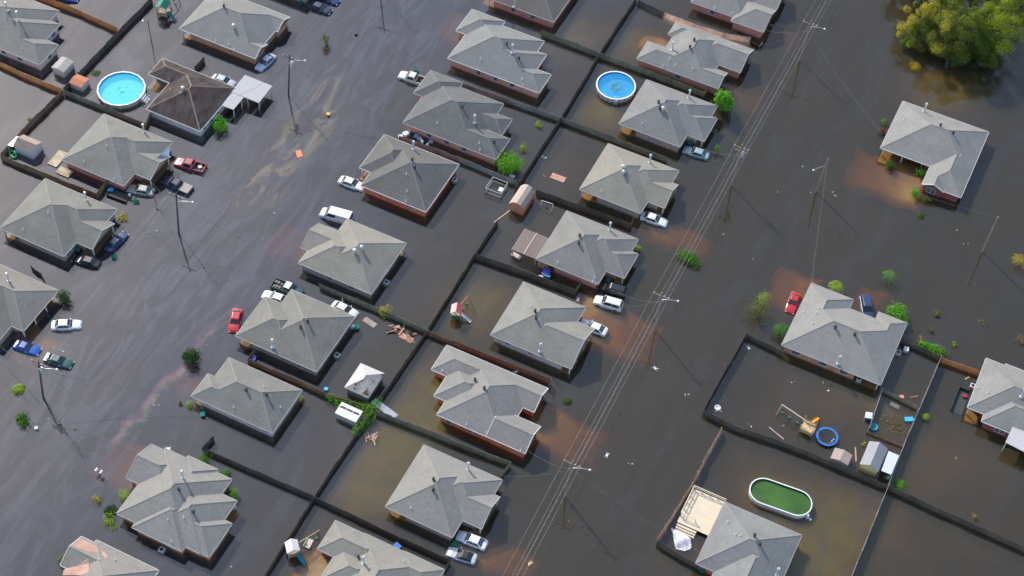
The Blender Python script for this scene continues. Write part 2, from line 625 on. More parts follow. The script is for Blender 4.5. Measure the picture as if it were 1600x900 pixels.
def clip(poly, a, b, c):
    """keep a*x+b*y+c >= 0"""
    res = []
    for i in range(len(poly)):
        p, q = poly[i], poly[(i + 1) % len(poly)]
        dp, dq = a * p[0] + b * p[1] + c, a * q[0] + b * q[1] + c
        if dp >= 0:
            res.append(p)
        if (dp > 0 and dq < 0) or (dp < 0 and dq > 0):
            t = dp / (dp - dq)
            res.append((p[0] + t * (q[0] - p[0]), p[1] + t * (q[1] - p[1])))
    return res


def area(poly):
    return 0.5 * abs(sum(poly[i][0] * poly[(i + 1) % len(poly)][1] - poly[(i + 1) % len(poly)][0] * poly[i][1] for i in range(len(poly)))) if len(poly) > 2 else 0


class Block:
    def __init__(s, x0, x1, y0, y1, gab='', dz=0.0, pitch=PITCH):
        s.x0, s.x1, s.y0, s.y1, s.gab, s.z, s.p = x0, x1, y0, y1, gab, ZE + dz, pitch
        p = pitch
        s.pl = {}
        if '-x' not in gab: s.pl['-x'] = (p, 0, s.z - p * x0)
        if '+x' not in gab: s.pl['+x'] = (-p, 0, s.z + p * x1)
        if '-y' not in gab: s.pl['-y'] = (0, p, s.z - p * y0)
        if '+y' not in gab: s.pl['+y'] = (0, -p, s.z + p * y1)

    def rect(s):
        return [(s.x0, s.y0), (s.x1, s.y0), (s.x1, s.y1), (s.x0, s.y1)]

    def h(s, x, y):
        if s.x0 - 1e-6 <= x <= s.x1 + 1e-6 and s.y0 - 1e-6 <= y <= s.y1 + 1e-6:
            return min(a * x + b * y + c for a, b, c in s.pl.values())
        return -9


def roof_faces(blocks):
    faces = []
    for bi, B in enumerate(blocks):
        for k, P in B.pl.items():
            poly = B.rect()
            for j, Q in B.pl.items():
                if j != k:
                    poly = clip(poly, Q[0] - P[0], Q[1] - P[1], Q[2] - P[2])
            if area(poly) < 0.01:
                continue
            pieces = [poly]
            for ci, C in enumerate(blocks):
                if ci == bi:
                    continue
                e = -1e-4 if ci < bi else 1e-4
                hp = [(1, 0, -C.x0), (-1, 0, C.x1), (0, 1, -C.y0), (0, -1, C.y1)]
                hp += [(Q[0] - P[0], Q[1] - P[1], Q[2] - P[2] - e) for Q in C.pl.values()]
                nxt = []
                for pc in pieces:
                    rest = pc
                    for (a, b, c) in hp:
                        o_ = clip(rest, -a, -b, -c)
                        if area(o_) > 0.004:
                            nxt.append(o_)
                        rest = clip(rest, a, b, c)
                        if area(rest) <= 0.004:
                            break
                pieces = nxt
            for pc in pieces:
                q = []
                for p in pc:
                    if not q or (abs(p[0] - q[-1][0]) + abs(p[1] - q[-1][1])) > 1e-4:
                        q.append(p)
                if len(q) > 2 and (abs(q[0][0] - q[-1][0]) + abs(q[0][1] - q[-1][1])) < 1e-4:
                    q.pop()
                if len(q) > 2:
                    faces.append([(x, y, P[0] * x + P[1] * y + P[2]) for x, y in q])
    return faces


def ridge_segments(blocks):
    segs = []
    for bi, B in enumerate(blocks):
        w_, d_ = B.x1 - B.x0, B.y1 - B.y0
        cand = []
        hx = 'x' if w_ >= d_ else 'y'
        if B.gab:
            hx = 'x' if 'x' in B.gab else 'y'
        if hx == 'x':
            ym = (B.y0 + B.y1) / 2
            a = B.x0 + (0 if '-x' in B.gab else d_ / 2)
            b = B.x1 - (0 if '+x' in B.gab else d_ / 2)
            cand.append(((a, ym), (b, ym)))
            if '-x' not in B.gab: cand += [((B.x0, B.y0), (a, ym)), ((B.x0, B.y1), (a, ym))]
            if '+x' not in B.gab: cand += [((B.x1, B.y0), (b, ym)), ((B.x1, B.y1), (b, ym))]
        else:
            xm = (B.x0 + B.x1) / 2
            a = B.y0 + (0 if '-y' in B.gab else w_ / 2)
            b = B.y1 - (0 if '+y' in B.gab else w_ / 2)
            cand.append(((xm, a), (xm, b)))
            if '-y' not in B.gab: cand += [((B.x0, B.y0), (xm, a)), ((B.x1, B.y0), (xm, a))]
            if '+y' not in B.gab: cand += [((B.x0, B.y1), (xm, b)), ((B.x1, B.y1), (xm, b))]
        for p, q in cand:
            L = math.hypot(q[0] - p[0], q[1] - p[1])
            if L < 0.2:
                continue
            N = max(2, int(L / 0.15))
            on = None
            for i in range(N + 1):
                t = i / N
                x, y = p[0] + t * (q[0] - p[0]), p[1] + t * (q[1] - p[1])
                z = B.h(min(max(x, B.x0), B.x1), min(max(y, B.y0), B.y1))
                # a crease shows only where no other block covers it or flattens it
                okk = all((ci == bi) or C.h(x, y) < z - 0.003 for ci, C in enumerate(blocks))
                if okk and on is None:
                    on = (x, y, z)
                if okk:
                    last = (x, y, z)
                if (not okk or i == N) and on is not None:
                    if (Vector(last) - Vector(on)).length > 0.3:
                        segs.append((on, last))
                    on = None
    return segs


def cells(rects, cuts=()):
    X = sorted({round(v, 4) for r in list(rects) + list(cuts) for v in (r[0], r[1])})
    Y = sorted({round(v, 4) for r in list(rects) + list(cuts) for v in (r[2], r[3])})
    ins = set()
    for i in range(len(X) - 1):
        for j in range(len(Y) - 1):
            cx, cy = (X[i] + X[i + 1]) / 2, (Y[j] + Y[j + 1]) / 2
            a = any(r[0] < cx < r[1] and r[2] < cy < r[3] for r in rects)
            if a and not any(r[0] < cx < r[1] and r[2] < cy < r[3] for r in cuts):
                ins.add((i, j))
    edges = []
    for (i, j) in ins:
        if (i - 1, j) not in ins: edges.append(('-x', X[i], Y[j], Y[j + 1]))
        if (i + 1, j) not in ins: edges.append(('+x', X[i + 1], Y[j], Y[j + 1]))
        if (i, j - 1) not in ins: edges.append(('-y', Y[j], X[i], X[i + 1]))
        if (i, j + 1) not in ins: edges.append(('+y', Y[j + 1], X[i], X[i + 1]))
    edges.sort()
    mg = []
    for e in edges:
        if mg and mg[-1][0] == e[0] and abs(mg[-1][1] - e[1]) < 1e-4 and abs(mg[-1][3] - e[2]) < 1e-4:
            mg[-1] = (e[0], e[1], mg[-1][2], e[3])
        else:
            mg.append(e)
    return mg


HOUSES = {}
RB = dict(shingle=(0.258, 0.244, 0.220), shingle_warm=(0.258, 0.244, 0.210), shingle_dark=(0.166, 0.160, 0.148), shingle_blue=(0.272, 0.26, 0.237), shingle_brown=(0.092, 0.066, 0.053))


def roof_mat(kind, label):
    """weathered shingles: each house its own tone, horizontal courses, grains and run-off stains"""
    rnd = random.Random(sum(ord(c) * (i + 3) for i, c in enumerate(label)))
    k = rnd.uniform(.88, 1.1)
    wq = rnd.uniform(-.012, .012)
    b = RB[kind]
    col = (b[0] * k + wq, b[1] * k, b[2] * k - wq)
    m = bpy.data.materials.new('roof_' + kind)
    m.use_nodes = True
    nd, lk = m.node_tree.nodes, m.node_tree.links
    bs = nd['Principled BSDF']
    bs.inputs['Roughness'].default_value = .92
    bs.inputs['Specular IOR Level'].default_value = .2
    ge = nd.new('ShaderNodeNewGeometry')

    def nz(scale, sc3, det, lo, hi, a, b2, off):
        mp = nd.new('ShaderNodeMapping')
        mp.inputs['Scale'].default_value = sc3
        mp.inputs['Location'].default_value = (off, off * .7, off * .3)
        lk.new(ge.outputs['Position'], mp.inputs['Vector'])
        t = nd.new('ShaderNodeTexNoise')
        t.inputs['Scale'].default_value = scale
        t.inputs['Detail'].default_value = det
        lk.new(mp.outputs[0], t.inputs['Vector'])
        r_ = nd.new('ShaderNodeMapRange')
        for q, v in zip(('From Min', 'From Max', 'To Min', 'To Max'), (lo, hi, a, b2)):
            r_.inputs[q].default_value = v
        lk.new(t.outputs['Fac'], r_.inputs['Value'])
        return r_.outputs[0]
    o = rnd.uniform(0, 90)
    grain = nz(3.4, (1, 1, 1), 3, .25, .75, .88, 1.12, o)
    course = nz(1.0, (.7, .7, 9), 2, .3, .7, .93, 1.07, o + 5)
    stain = nz(.35, (1, 1, .5), 4, .3, .72, rnd.uniform(.84, .95), 1.06, o + 11)
    if kind == 'shingle_brown':
        stain = nz(.55, (1.6, .6, 1), 5, .3, .7, .6, 1.45, o + 11)
    prev = grain
    for v in (course, stain):
        mu = nd.new('ShaderNodeMath')
        mu.operation = 'MULTIPLY'
        lk.new(prev, mu.inputs[0])
        lk.new(v, mu.inputs[1])
        prev = mu.outputs[0]
    vm = nd.new('ShaderNodeVectorMath')
    vm.operation = 'SCALE'
    vm.inputs[0].default_value = col
    lk.new(prev, vm.inputs['Scale'])
    lk.new(vm.outputs[0], bs.inputs['Base Color'])
    return m


OV = 0.45


def wall_quad(mb, side, c, a, b, z0, z1):
    if side == '-x': mb.poly([(c, b, z0), (c, a, z0), (c, a, z1), (c, b, z1)])
    if side == '+x': mb.poly([(c, a, z0), (c, b, z0), (c, b, z1), (c, a, z1)])
    if side == '-y': mb.poly([(a, c, z0), (b, c, z0), (b, c, z1), (a, c, z1)])
    if side == '+y': mb.poly([(b, c, z0), (a, c, z0), (a, c, z1), (b, c, z1)])


PIPE = {}


def pipe_mesh(kind):
    if kind in PIPE:
        return PIPE[kind]
    mb = MB()
    if kind == 'flue_pipe':
        mb.cyl((0, 0, -.3), (0, 0, 1.85), .15, n=10)
        mb.cyl((0, 0, 1.85), (0, 0, 1.93), .27, .27, n=10)
        mb.cyl((0, 0, 1.93), (0, 0, 2.15), .27, .15, n=10)
        mb.cyl((0, 0, .05), (0, 0, .18), .34, .2, n=10)
        me = mb.mesh(kind, MT['galv'])
    elif kind == 'vent_pipe':
        mb.cyl((0, 0, -.3), (0, 0, .5), .17, n=9)
        mb.cyl((0, 0, .5), (0, 0, .72), .26, .2, n=9)
        me = mb.mesh(kind, MT['lead'])
    elif kind == 'turbine_vent':
        mb.cyl((0, 0, -.3), (0, 0, .35), .2, n=10)
        mb.ball((0, 0, .62), .36, 10, 0.85)
        me = mb.mesh(kind, MT['galv'])
    else:
        mb.cyl((0, 0, -.3), (0, 0, .45), .06, n=7)
        mb.cyl((0, 0, -.1), (0, 0, .08), .16, .08, n=8)
        me = mb.mesh(kind, MT['whitepvc'])
    PIPE[kind] = me
    return me


def house(label, blocks, wall='tan', roof='shingle', porches=(), posts=(), windows=(), pipes=(), trim='trim_grey', cap='cap', porch_z=-0.14, porchmat=None, name='house'):
    B = [Block(*b) for b in blocks]
    ox, oy = (B[0].x0 + B[0].x1) / 2, (B[0].y0 + B[0].y1) / 2
    root = thing(name, label, 'house', (ox, oy, 0))
    off = Matrix.Translation((-ox, -oy, 0))

    def put(mb, nm, mat, parent=root):
        mb.v = [(x - ox, y - oy, z) for x, y, z in mb.v]
        return mb.build(nm, mat, parent)
    # shingled slopes
    r = MB()
    for f in roof_faces(B):
        r.poly(f)
    ro = put(r, 'roof', roof_mat(roof, label))
    rc = MB()
    for a, b in ridge_segments(B):
        a, b = Vector(a), Vector(b)
        d = (b - a).normalized()
        s_ = Vector((-d.y, d.x, 0)).normalized() * 0.14
        up = Vector((0, 0, 0.05))
        dn = Vector((0, 0, -0.035))
        rc.poly([a + up, b + up, b + s_ + dn, a + s_ + dn][::-1])
        rc.poly([a + up, b + up, b - s_ + dn, a - s_ + dn])
    if rc.f:
        put(rc, 'ridge_cap', MT['cap_dark' if roof == 'shingle_dark' else cap], ro)
    # eaves: gutters, rake boards, soffit
    fa = MB()
    so = MB()
    for bi, b in enumerate(B):
        so.poly([(b.x0 + .01, b.y0 + .01, b.z - .10 - .003 * bi), (b.x0 + .01, b.y1 - .01, b.z - .10 - .003 * bi), (b.x1 - .01, b.y1 - .01, b.z - .10 - .003 * bi), (b.x1 - .01, b.y0 + .01, b.z - .10 - .003 * bi)])
        for side, c, lo, hi in (('-x', b.x0, b.y0, b.y1), ('+x', b.x1, b.y0, b.y1), ('-y', b.y0, b.x0, b.x1), ('+y', b.y1, b.x0, b.x1)):
            iv = [(lo, hi)]
            for ci, o_ in enumerate(B):
                if ci == bi:
                    continue
                ax = side[1] == 'x'
                n0, n1 = (o_.x0, o_.x1) if ax else (o_.y0, o_.y1)
                t0, t1 = (o_.y0, o_.y1) if ax else (o_.x0, o_.x1)
                eps = -0.02 if side[0] == '-' else 0.02
                hit = n0 < c + eps < n1
                same = abs((n0 if side[0] == '-' else n1) - c) < 0.02 and ci < bi
                if (hit or same) and o_.z >= b.z - 0.01:
                    nv = []
                    for (p, q) in iv:
                        if t0 > p: nv.append((p, min(q, t0)))
                        if t1 < q: nv.append((max(p, t1), q))
                    iv = [(p, q) for p, q in nv if q - p > 0.02]
            gable = side in b.gab
            for p, q in iv:
                if gable:
                    m_ = (lo + hi) / 2
                    pts = [p] + ([m_] if p < m_ < q else []) + [q]
                    for u, v in zip(pts[:-1], pts[1:]):
                        P = lambda t: ((c, t) if side[1] == 'x' else (t, c))
                        a3 = Vector((*P(u), b.h(*P(u)) - .06)); b3 = Vector((*P(v), b.h(*P(v)) - .06))
                        fa.bar(a3, b3, .10, .2)
                else:
                    z0, z1 = b.z - .14, b.z + .015
                    w_ = .06
                    if side == '-x': fa.box(c - w_, c, p, q, z0, z1)
                    if side == '+x': fa.box(c, c + w_, p, q, z0, z1)
                    if side == '-y': fa.box(p, q, c - w_, c, z0, z1)
                    if side == '+y': fa.box(p, q, c, c + w_, z0, z1)
    put(fa, 'gutter', MT[trim])
    put(so, 'soffit', MT['soffit'])
    # walls
    wr = [(b.x0 + OV, b.x1 - OV, b.y0 + OV, b.y1 - OV) for b in B]
    wl_ = MB()
    edges = cells(wr, porches)
    for side, c, a, b in edges:
        wall_quad(wl_, side, c, a, b, -1.4, ZE - .09)
    for b in B:
        for g in (b.gab[i:i + 2] for i in range(0, len(b.gab), 2)):
            ax = g[1] == 'x'
            c = {'-x': b.x0, '+x': b.x1, '-y': b.y0, '+y': b.y1}[g]
            c += OV * 0.6 if g[0] == '-' else -OV * 0.6
            lo, hi = (b.y0, b.y1) if ax else (b.x0, b.x1)
            m_ = (lo + hi) / 2
            P = (lambda t, z: (c, t, z)) if ax else (lambda t, z: (t, c, z))
            tri = [P(lo + .2, b.z - .08), P(hi - .2, b.z - .08), P(m_, b.z + b.p * (hi - lo) / 2 - .2)]
            wl_.poly(tri)
    put(wl_, 'wall', MT['wall_' + wall])
    for pr in porches:
        s_ = MB()
        bx0, bx1, by0, by1 = min(b.x0 for b in B) + .3, max(b.x1 for b in B) - .3, min(b.y0 for b in B) + .3, max(b.y1 for b in B) - .3
        s_.box(max(pr[0], bx0), min(pr[1], bx1), max(pr[2], by0), min(pr[3], by1), -1.2, porch_z)
        put(s_, 'porch_slab', porchmat or conc)
    for (x, y) in posts:
        s_ = MB()
        s_.box(x - .09, x + .09, y - .09, y + .09, -1.2, ZE - .10)
        put(s_, 'porch_post', MT['trim'])
    # windows: (side, position along the wall, width, sill, head); the wall is found from the outline
    for wdw in windows:
        side, t, wd, zs, zh = wdw[:5]
        best = None
        for e in edges:
            if e[0] == side and e[2] + .1 <= t <= e[3] - .1:
                if best is None or (e[1] > best if side[0] == '+' else e[1] < best):
                    best = e[1]
        if best is None:
            continue
        c = best
        fr_ = MB()
        pn = MB()
        s1 = 1 if side[0] == '+' else -1
        t0, t1 = t - wd / 2, t + wd / 2
        bars = [(t0 - .07, t1 + .07, zh, zh + .09), (t0 - .07, t1 + .07, zs - .09, zs), (t0 - .07, t0, zs, zh), (t1, t1 + .07, zs, zh), (t0, t1, (zs + zh) / 2 - .025, (zs + zh) / 2 + .025)]
        if wd > 1.3:
            bars.append(((t0 + t1) / 2 - .04, (t0 + t1) / 2 + .04, zs, zh))
        for (u, v, z0, z1) in bars:
            if side[1] == 'x': fr_.box(min(c, c + s1 * .06), max(c, c + s1 * .06), u, v, z0, z1)
            else: fr_.box(u, v, min(c, c + s1 * .06), max(c, c + s1 * .06), z0, z1)
        cc = c + s1 * .02
        if side[1] == 'x': pn.poly([(cc, t0, zs), (cc, t1, zs), (cc, t1, zh), (cc, t0, zh)])
        else: pn.poly([(t0, cc, zs), (t1, cc, zs), (t1, cc, zh), (t0, cc, zh)])
        fo = put(fr_, 'window', MT['frame'])
        put(pn, 'pane', MT['glass'], fo)

    def roofz(x, y):
        return max(b.h(x, y) for b in B)
    for kind, px, py in pipes:
        z = 3.0
        for _ in range(12):
            p = G(px, py, z)
            hz = roofz(p.x, p.y)
            if hz < 0:
                hz = ZE
            z = 0.5 * z + 0.5 * hz
        p = G(px, py, z)
        place({'f': 'flue_pipe', 'v': 'vent_pipe', 't': 'turbine_vent', 's': 'stack_pipe'}[kind], pipe_mesh({'f': 'flue_pipe', 'v': 'vent_pipe', 't': 'turbine_vent', 's': 'stack_pipe'}[kind]), ro, (p.x - ox, p.y - oy, z))
    return root
def typeM(x0, xm, xw, xg, y0, yn, yg, y1, front='+x'):
    """main square, broad front wing, porch gable or hip"""
    return [(x0, xm, y0, y1), (x0 + 4, xw, yn, y1), (xm - 4.5, xg, yn, yg, front)]


def porchM(x0, xw, xg, y0, yn, yg):
    return [(x0 - 1, x0 + 3.2, y0 - 1, y0 + 3.0), (xw - .5, xg + 1, yn - 1, yg + 1)]


def W(side, *ts, w=0.9, z0=.55, z1=1.35):
    return [(side, t, w, z0, z1) for t in ts]


def Q(ox, oy, s, *pts):
    """(kind, x, y) read in an enlarged view -> photo pixels"""
    return [(k, ox + a / s, oy + b / s) for k, a, b in pts]


# left column (west side of the west street)
house('pinkish white walled house in the top left corner with three rear wings', [(-115, -101.3, 4.1, 17.3), (-111, -99.0, 4.1, 14.4), (-106, -96.2, 4.1, 9.9)], 'pinkwhite', 'shingle',
      windows=W('-y', -104.5, -101.0) + W('+x', 12.5, 7.5), pipes=Q(0, 0, 7.5, ('f', 90, 125), ('f', 215, 235), ('s', 262, 575)))
house('white walled house with stained dark brown roof beside the blue pool', [(-73.5, -62.4, 4.0, 15.9), (-78.0, -66, 11.35, 15.9)], 'white', 'shingle_brown', cap='cap_brown', trim='trim',
      windows=W('+x', 5.8, 8.0, 10.2, w=.7) , pipes=Q(220, 80, 6.427, ('t', 425, 392), ('s', 300, 390), ('s', 395, 420)), porches=[(-79, -73.6, 10, 12.6)])
house('brick house with two white front gables and a pale sedan at its corner', [(-79.6, -64.0, 23.8, 36.1), (-71, -63.4, 23.8, 27.9, '+x'), (-71, -63.5, 31.7, 36.1, '+x')], 'brown', 'shingle', trim='trim',
      porches=[(-81, -77.6, 22, 27)], posts=[(-79.2, 24.2)], windows=W('+x', 30, w=1.2), pipes=Q(270, 0, 7.5, ('v', 600, 85), ('t', 715, 325), ('s', 505, 478), ('s', 655, 520), ('s', 725, 580)))
house('grey roofed house at the top edge with dark cars parked in front', [(-79.3, -63.6, 41.9, 54.2), (-72, -60.8, 46.0, 54.2)], 'tan', 'shingle')
house('grey house with torn front gable between the wooden deck and two pickups', typeM(-79.3, -66.8, -65.1, -63.6, -12.7, -9.5, -3.4, -.4), 'rosy', 'shingle_warm', porches=[(-66, -62, -10.5, -2.5)],
      posts=[(-63.9, -9.2), (-63.9, -3.8)], windows=W('-y', -70.5), pipes=Q(80, 170, 6, ('f', 872, 222), ('s', 520, 352), ('s', 310, 497), ('s', 590, 665)))
house('grey house on the left with black and navy sedans along its front', typeM(-79.3, -66.6, -64.8, -63.4, -29.9, -26.5, -20.3, -17.5), 'taupe', 'shingle_warm', porches=[(-80, -76.2, -31, -26.9), (-65.7, -62, -27.5, -19.5)],
      posts=[(-78.9, -29.5), (-63.7, -26.2), (-63.7, -20.7)], windows=W('+x', -28.2, w=1.2), pipes=Q(0, 270, 5.627, ('f', 760, 242), ('s', 425, 352), ('s', 205, 505)))
house('grey house cut by the left edge with a row of white porch posts', [(-79.2, -65.6, -48.5, -36.0), (-75, -63.3, -45.2, -36.0)], 'tan', 'shingle', porches=[(-65.2, -62, -46, -35)],
      posts=[(-63.7, -44.9), (-63.7, -42), (-63.7, -39.2)], trim='trim_grey', pipes=Q(0, 410, 5, ('f', 70, 147)))
# middle column (east side of the west street)
house('brick house at the top edge with red walls and two pale windows', [(-34.0, -20.1, 58.4, 71), (-36, -28, 65.5, 72.3)], 'rosy', 'shingle_dark', windows=W('-y', -28.6, -24.6, w=1.0), porches=[(-35, -32.6, 57, 61)],
      posts=[(-33.6, 58.8)], pipes=Q(740, 0, 8.889, ('f', 565, 95)))
house('long salmon brick house with three dark windows below its side eave', [(-33.0, -19.4, 40.5, 53.0), (-29, -17.5, 40.5, 50.0), (-25, -14.6, 40.5, 45.8), (-35.0, -28.1, 47.65, 54.25)], 'salmon', 'shingle', trim='trim',
      windows=W('-y', -26.9, -23.4, -20.1, w=.8), pipes=Q(690, 0, 5.295, ('f', 585, 437), ('v', 540, 372), ('v', 640, 490), ('s', 322, 492), ('s', 665, 655), ('s', 675, 702)), porches=[(-18.6, -17, 45.7, 48.5)])
house('brick house beside the white pickup with heaped junk along its wall', [(-32.5, -18.9, 22.5, 35.1), (-26, -15.9, 28.1, 32.4), (-25, -14.2, 22.5, 28.0), (-34.3, -27.7, 29.8, 36.3)], 'salmon', 'shingle_dark', trim='trim_grey',
      windows=W('-y', -27.5, -24.0, -20.6, w=.9) + W('+x', 25.2), pipes=Q(610, 90, 4.5, ('f', 592, 460), ('v', 505, 352), ('v', 730, 602), ('s', 330, 460), ('s', 625, 602), ('s', 630, 650)))
house('square bright orange red brick house with one white wall vent', [(-31.8, -19.3, 6.25, 18.5), (-34.0, -26, 9.65, 18.5)], 'red', 'shingle_dark', trim='trim', porches=[(-35, -32.3, 9, 14)], posts=[(-33.6, 10.0)],
      windows=W('-y', -22.2, w=1.1, z0=.9, z1=1.45) + W('+x', 11.2, 9.4, w=.7), pipes=Q(520, 200, 6, ('f', 757, 200), ('v', 745, 307), ('v', 768, 378), ('s', 690, 433), ('s', 695, 595), ('s', 685, 688)))
house('taupe house behind the white van with two silver roof turbines', [(-30.2, -18.95, -13.25, -1.25), (-32.55, -23, -13.25, -4.25), (-33.8, -26, -10.3, -4.3, '-x')], 'taupe', 'shingle_warm',
      windows=W('-y', -27.0, -22.9, w=1.1) + W('+x', -9.0, -7.0, w=.7), porches=[(-20.5, -18, -4.0, 0)], posts=[(-19.3, -1.6), (-33.5, -9.9)], pipes=Q(440, 310, 5.294, ('t', 605, 448), ('t', 663, 420)))
house('taupe house next to the red car with two white cars at its rear corners', [(-30.7, -19.0, -30.5, -18.4), (-33.75, -24, -30.5, -21.6)], 'taupe', 'shingle_warm', porches=[(-35, -31.2, -31, -27.5)], posts=[(-33.4, -30.1)],
      windows=W('-y', -22.4, w=1.1) + W('+x', -28.3, -25.8, -23, w=.7), pipes=Q(350, 420, 5, ('f', 383, 612), ('v', 600, 463), ('v', 655, 418), ('s', 640, 395)))
house('pale pink walled house with a bent flue pipe at its side eave', [(-32.4, -19.2, -43.35, -34.5), (-33.65, -25, -43.35, -38.6)], 'pinkwhite', 'shingle_warm', porches=[(-35, -32.3, -44, -41.5)], posts=[(-33.3, -42.95)],
      windows=W('-y', -20.8, -31.0, w=.8, z0=.75, z1=1.3) + W('+x', -41.5, -40, -36.5, w=.7), pipes=Q(280, 540, 5.627, ('v', 590, 398), ('v', 770, 440), ('s', 480, 545), ('s', 745, 365), ('s', 890, 540)))
house('large brown brick house with many roof wings among round green shrubs', [(-31.95, -20.25, -65.6, -53.0), (-27, -17.6, -65.6, -55.75), (-24, -16.25, -65.5, -59.3), (-28.7, -20.2, -66.5, -58.2), (-34.1, -27, -60.0, -53.35, '-x'), (-28.2, -22.9, -58, -52.5)],
      'brown', 'shingle', trim='trim_grey', windows=W('-y', -26.5, -22.6, w=.9) + W('+x', -62.5, w=1.0), porches=[(-18.4, -16.8, -59.0, -56.5)], posts=[(-17.9, -56.1)],
      pipes=Q(170, 680, 4.09, ('v', 450, 352), ('v', 542, 496), ('f', 475, 275), ('s', 378, 540), ('s', 480, 528), ('s', 400, 680)))
# east column (west side of the east street)
house('brick house at the bottom edge with a lit orange patio at its rear', [(1.4, 12.5, -64.2, -51.85), (-3.3, 6, -57.25, -51.95), (-.6, 7, -61.3, -55), (8, 14.5, -56.8, -51.75)], 'maroon', 'shingle_warm',
      pipes=Q(480, 800, 6.667, ('f', 590, 540), ('v', 533, 478), ('s', 482, 205), ('s', 208, 298), ('s', 1010, 515)))
house('grey house with a white sedan and a silver convertible at its front', typeM(2.0, 13.1, 15.25, 16.25, -46.65, -43.4, -37.35, -34.55), 'tan', 'shingle', porches=porchM(2.0, 15.25, 16.25, -46.65, -43.4, -37.35),
      posts=[(2.4, -46.2), (15.9, -43.1), (15.9, -37.7)], pipes=Q(590, 680, 4.286, ('f', 607, 233), ('v', 375, 303), ('v', 373, 372), ('s', 222, 490)))
house('red brick house with a small open courtyard at its front', [(1.2, 12.3, -28.85, -16.5), (-3.5, 6, -21.8, -16.5), (-.8, 7, -26.0, -19), (7, 14.25, -21.5, -16.5, '+x'), (9.7, 16.3, -28.95, -23.5, '-x+x', .22)], 'red', 'shingle', trim='trim',
      windows=W('-y', 3.0, w=.9, z0=.3, z1=1.4) + W('-y', 6.8), pipes=Q(660, 520, 4.5, ('v', 370, 338), ('v', 435, 398), ('s', 310, 645), ('s', 453, 705), ('s', 140, 270), ('s', 692, 828)))
house('pink brick house with four white posts under a broad front gable', [(1.7, 12.9, -11.5, .6), (5, 15.9, -11.5, -2.6, '+x')], 'pinkwhite', 'shingle_warm', porches=[(14.0, 17, -12, -2)], posts=[(15.5, -11.1), (15.5, -8.6), (15.5, -5.6), (15.5, -3.0)],
      windows=W('-y', 4.5, 8.6, w=.8, z0=.8, z1=1.3), pipes=Q(750, 420, 5, ('f', 470, 645), ('v', 430, 338), ('v', 437, 392), ('s', 395, 295), ('s', 470, 250)))
house('rosy brick house with a wooden pergola behind its rear eave', typeM(1.5, 12.7, 14.75, 16.0, 5.85, 9.0, 14.85, 17.75, ''), 'rosy', 'shingle', porches=porchM(1.5, 14.75, 16.0, 5.85, 9.0, 14.85),
      posts=[(1.9, 6.25), (15.6, 9.4), (15.6, 14.4)], pipes=Q(790, 310, 5.294, ('f', 860, 265), ('v', 612, 318), ('v', 605, 378), ('s', 432, 530), ('s', 735, 655), ('s', 720, 690)))
house('tan brick house with two silver turbines and a white sedan in front', typeM(1.4, 12.85, 14.9, 16.0, 23.1, 26.15, 32.15, 35.25), 'tan', 'shingle_warm', porches=porchM(1.4, 14.9, 16.0, 23.1, 26.15, 32.15),
      posts=[(1.8, 23.5), (15.65, 26.5), (15.65, 31.8)], pipes=Q(890, 210, 6, ('f', 750, 265), ('t', 498, 322), ('t', 503, 370), ('s', 297, 530)))
house('mottled brick house between the round blue pool and a leafy tree', typeM(1.15, 12.9, 15.0, 16.15, 40.45, 43.7, 50.05, 52.95, ''), 'mottled', 'shingle', porches=porchM(1.15, 15.0, 16.15, 40.45, 43.7, 50.05),
      posts=[(1.55, 40.85), (15.7, 44.1)], pipes=Q(950, 110, 6, ('f', 757, 260), ('v', 472, 307), ('v', 485, 365), ('t', 515, 375), ('s', 318, 500)))
house('rosy brick house with a rear chimney pipe above the fallen fence', [(1.0, 11.3, 57.0, 69.6), (-2.6, 8, 57.0, 62.3), (6, 13.6, 57.0, 61.6, '+x'), (6, 15.6, 62.75, 69.6, '+x'), (0.0, 6, 65.7, 69.6)], 'rosy', 'shingle', trim='trim_grey',
      windows=W('-y', 5.6, w=1.1), pipes=Q(980, 0, 5.625, ('f', 395, 440), ('v', 588, 360), ('v', 550, 423), ('s', 315, 580), ('s', 375, 520), ('s', 420, 575), ('s', 575, 605)))
house('brick house at the top edge with a hipped front wing', [(.4, 11.3, 75.95, 88.5), (9.0, 15.6, 74.65, 81.5, '+x', .15), (7, 15.6, 82, 88.5, '+x')], 'rosy', 'shingle', windows=W('-y', 4.8), pipes=Q(980, 0, 5.625, ('s', 770, 75), ('s', 922, 120)))
# houses east of the east street
house('lone house with a white posted porch and a maroon brick front gable', [(44.3, 60.4, 57.2, 70.25), (53.45, 60.4, 52.7, 64), (53.45, 57.4, 52.45, 60, '-y')], 'maroon', 'shingle_blue', trim='trim', porches=[(43, 52.5, 56, 60.2)],
      posts=[(44.8, 57.7), (48.4, 57.7), (52.0, 57.7)], windows=[('-y', 55.2, 1.5, .35, 1.25)] , pipes=Q(1360, 150, 5, ('f', 420, 122), ('v', 545, 238), ('v', 645, 298), ('s', 260, 185), ('s', 700, 470)), porch_z=-.2)
house('brick house beside the red coupe and the navy SUV', [(43.7, 60.35, 8.5, 20.65), (43.7, 51.0, 12, 22.7), (55.5, 60.35, 14, 22.25)], 'brown', 'shingle_blue', trim='trim_grey', porches=[(56.0, 61, 8, 11.4)], posts=[(59.9, 9.0)],
      windows=W('-y', 46.2, 50.7, 54.3, w=1.3), pipes=Q(1190, 430, 4.737, ('f', 567, 655), ('v', 543, 393), ('v', 688, 447), ('s', 420, 245), ('s', 312, 275), ('s', 405, 282), ('s', 375, 360)))
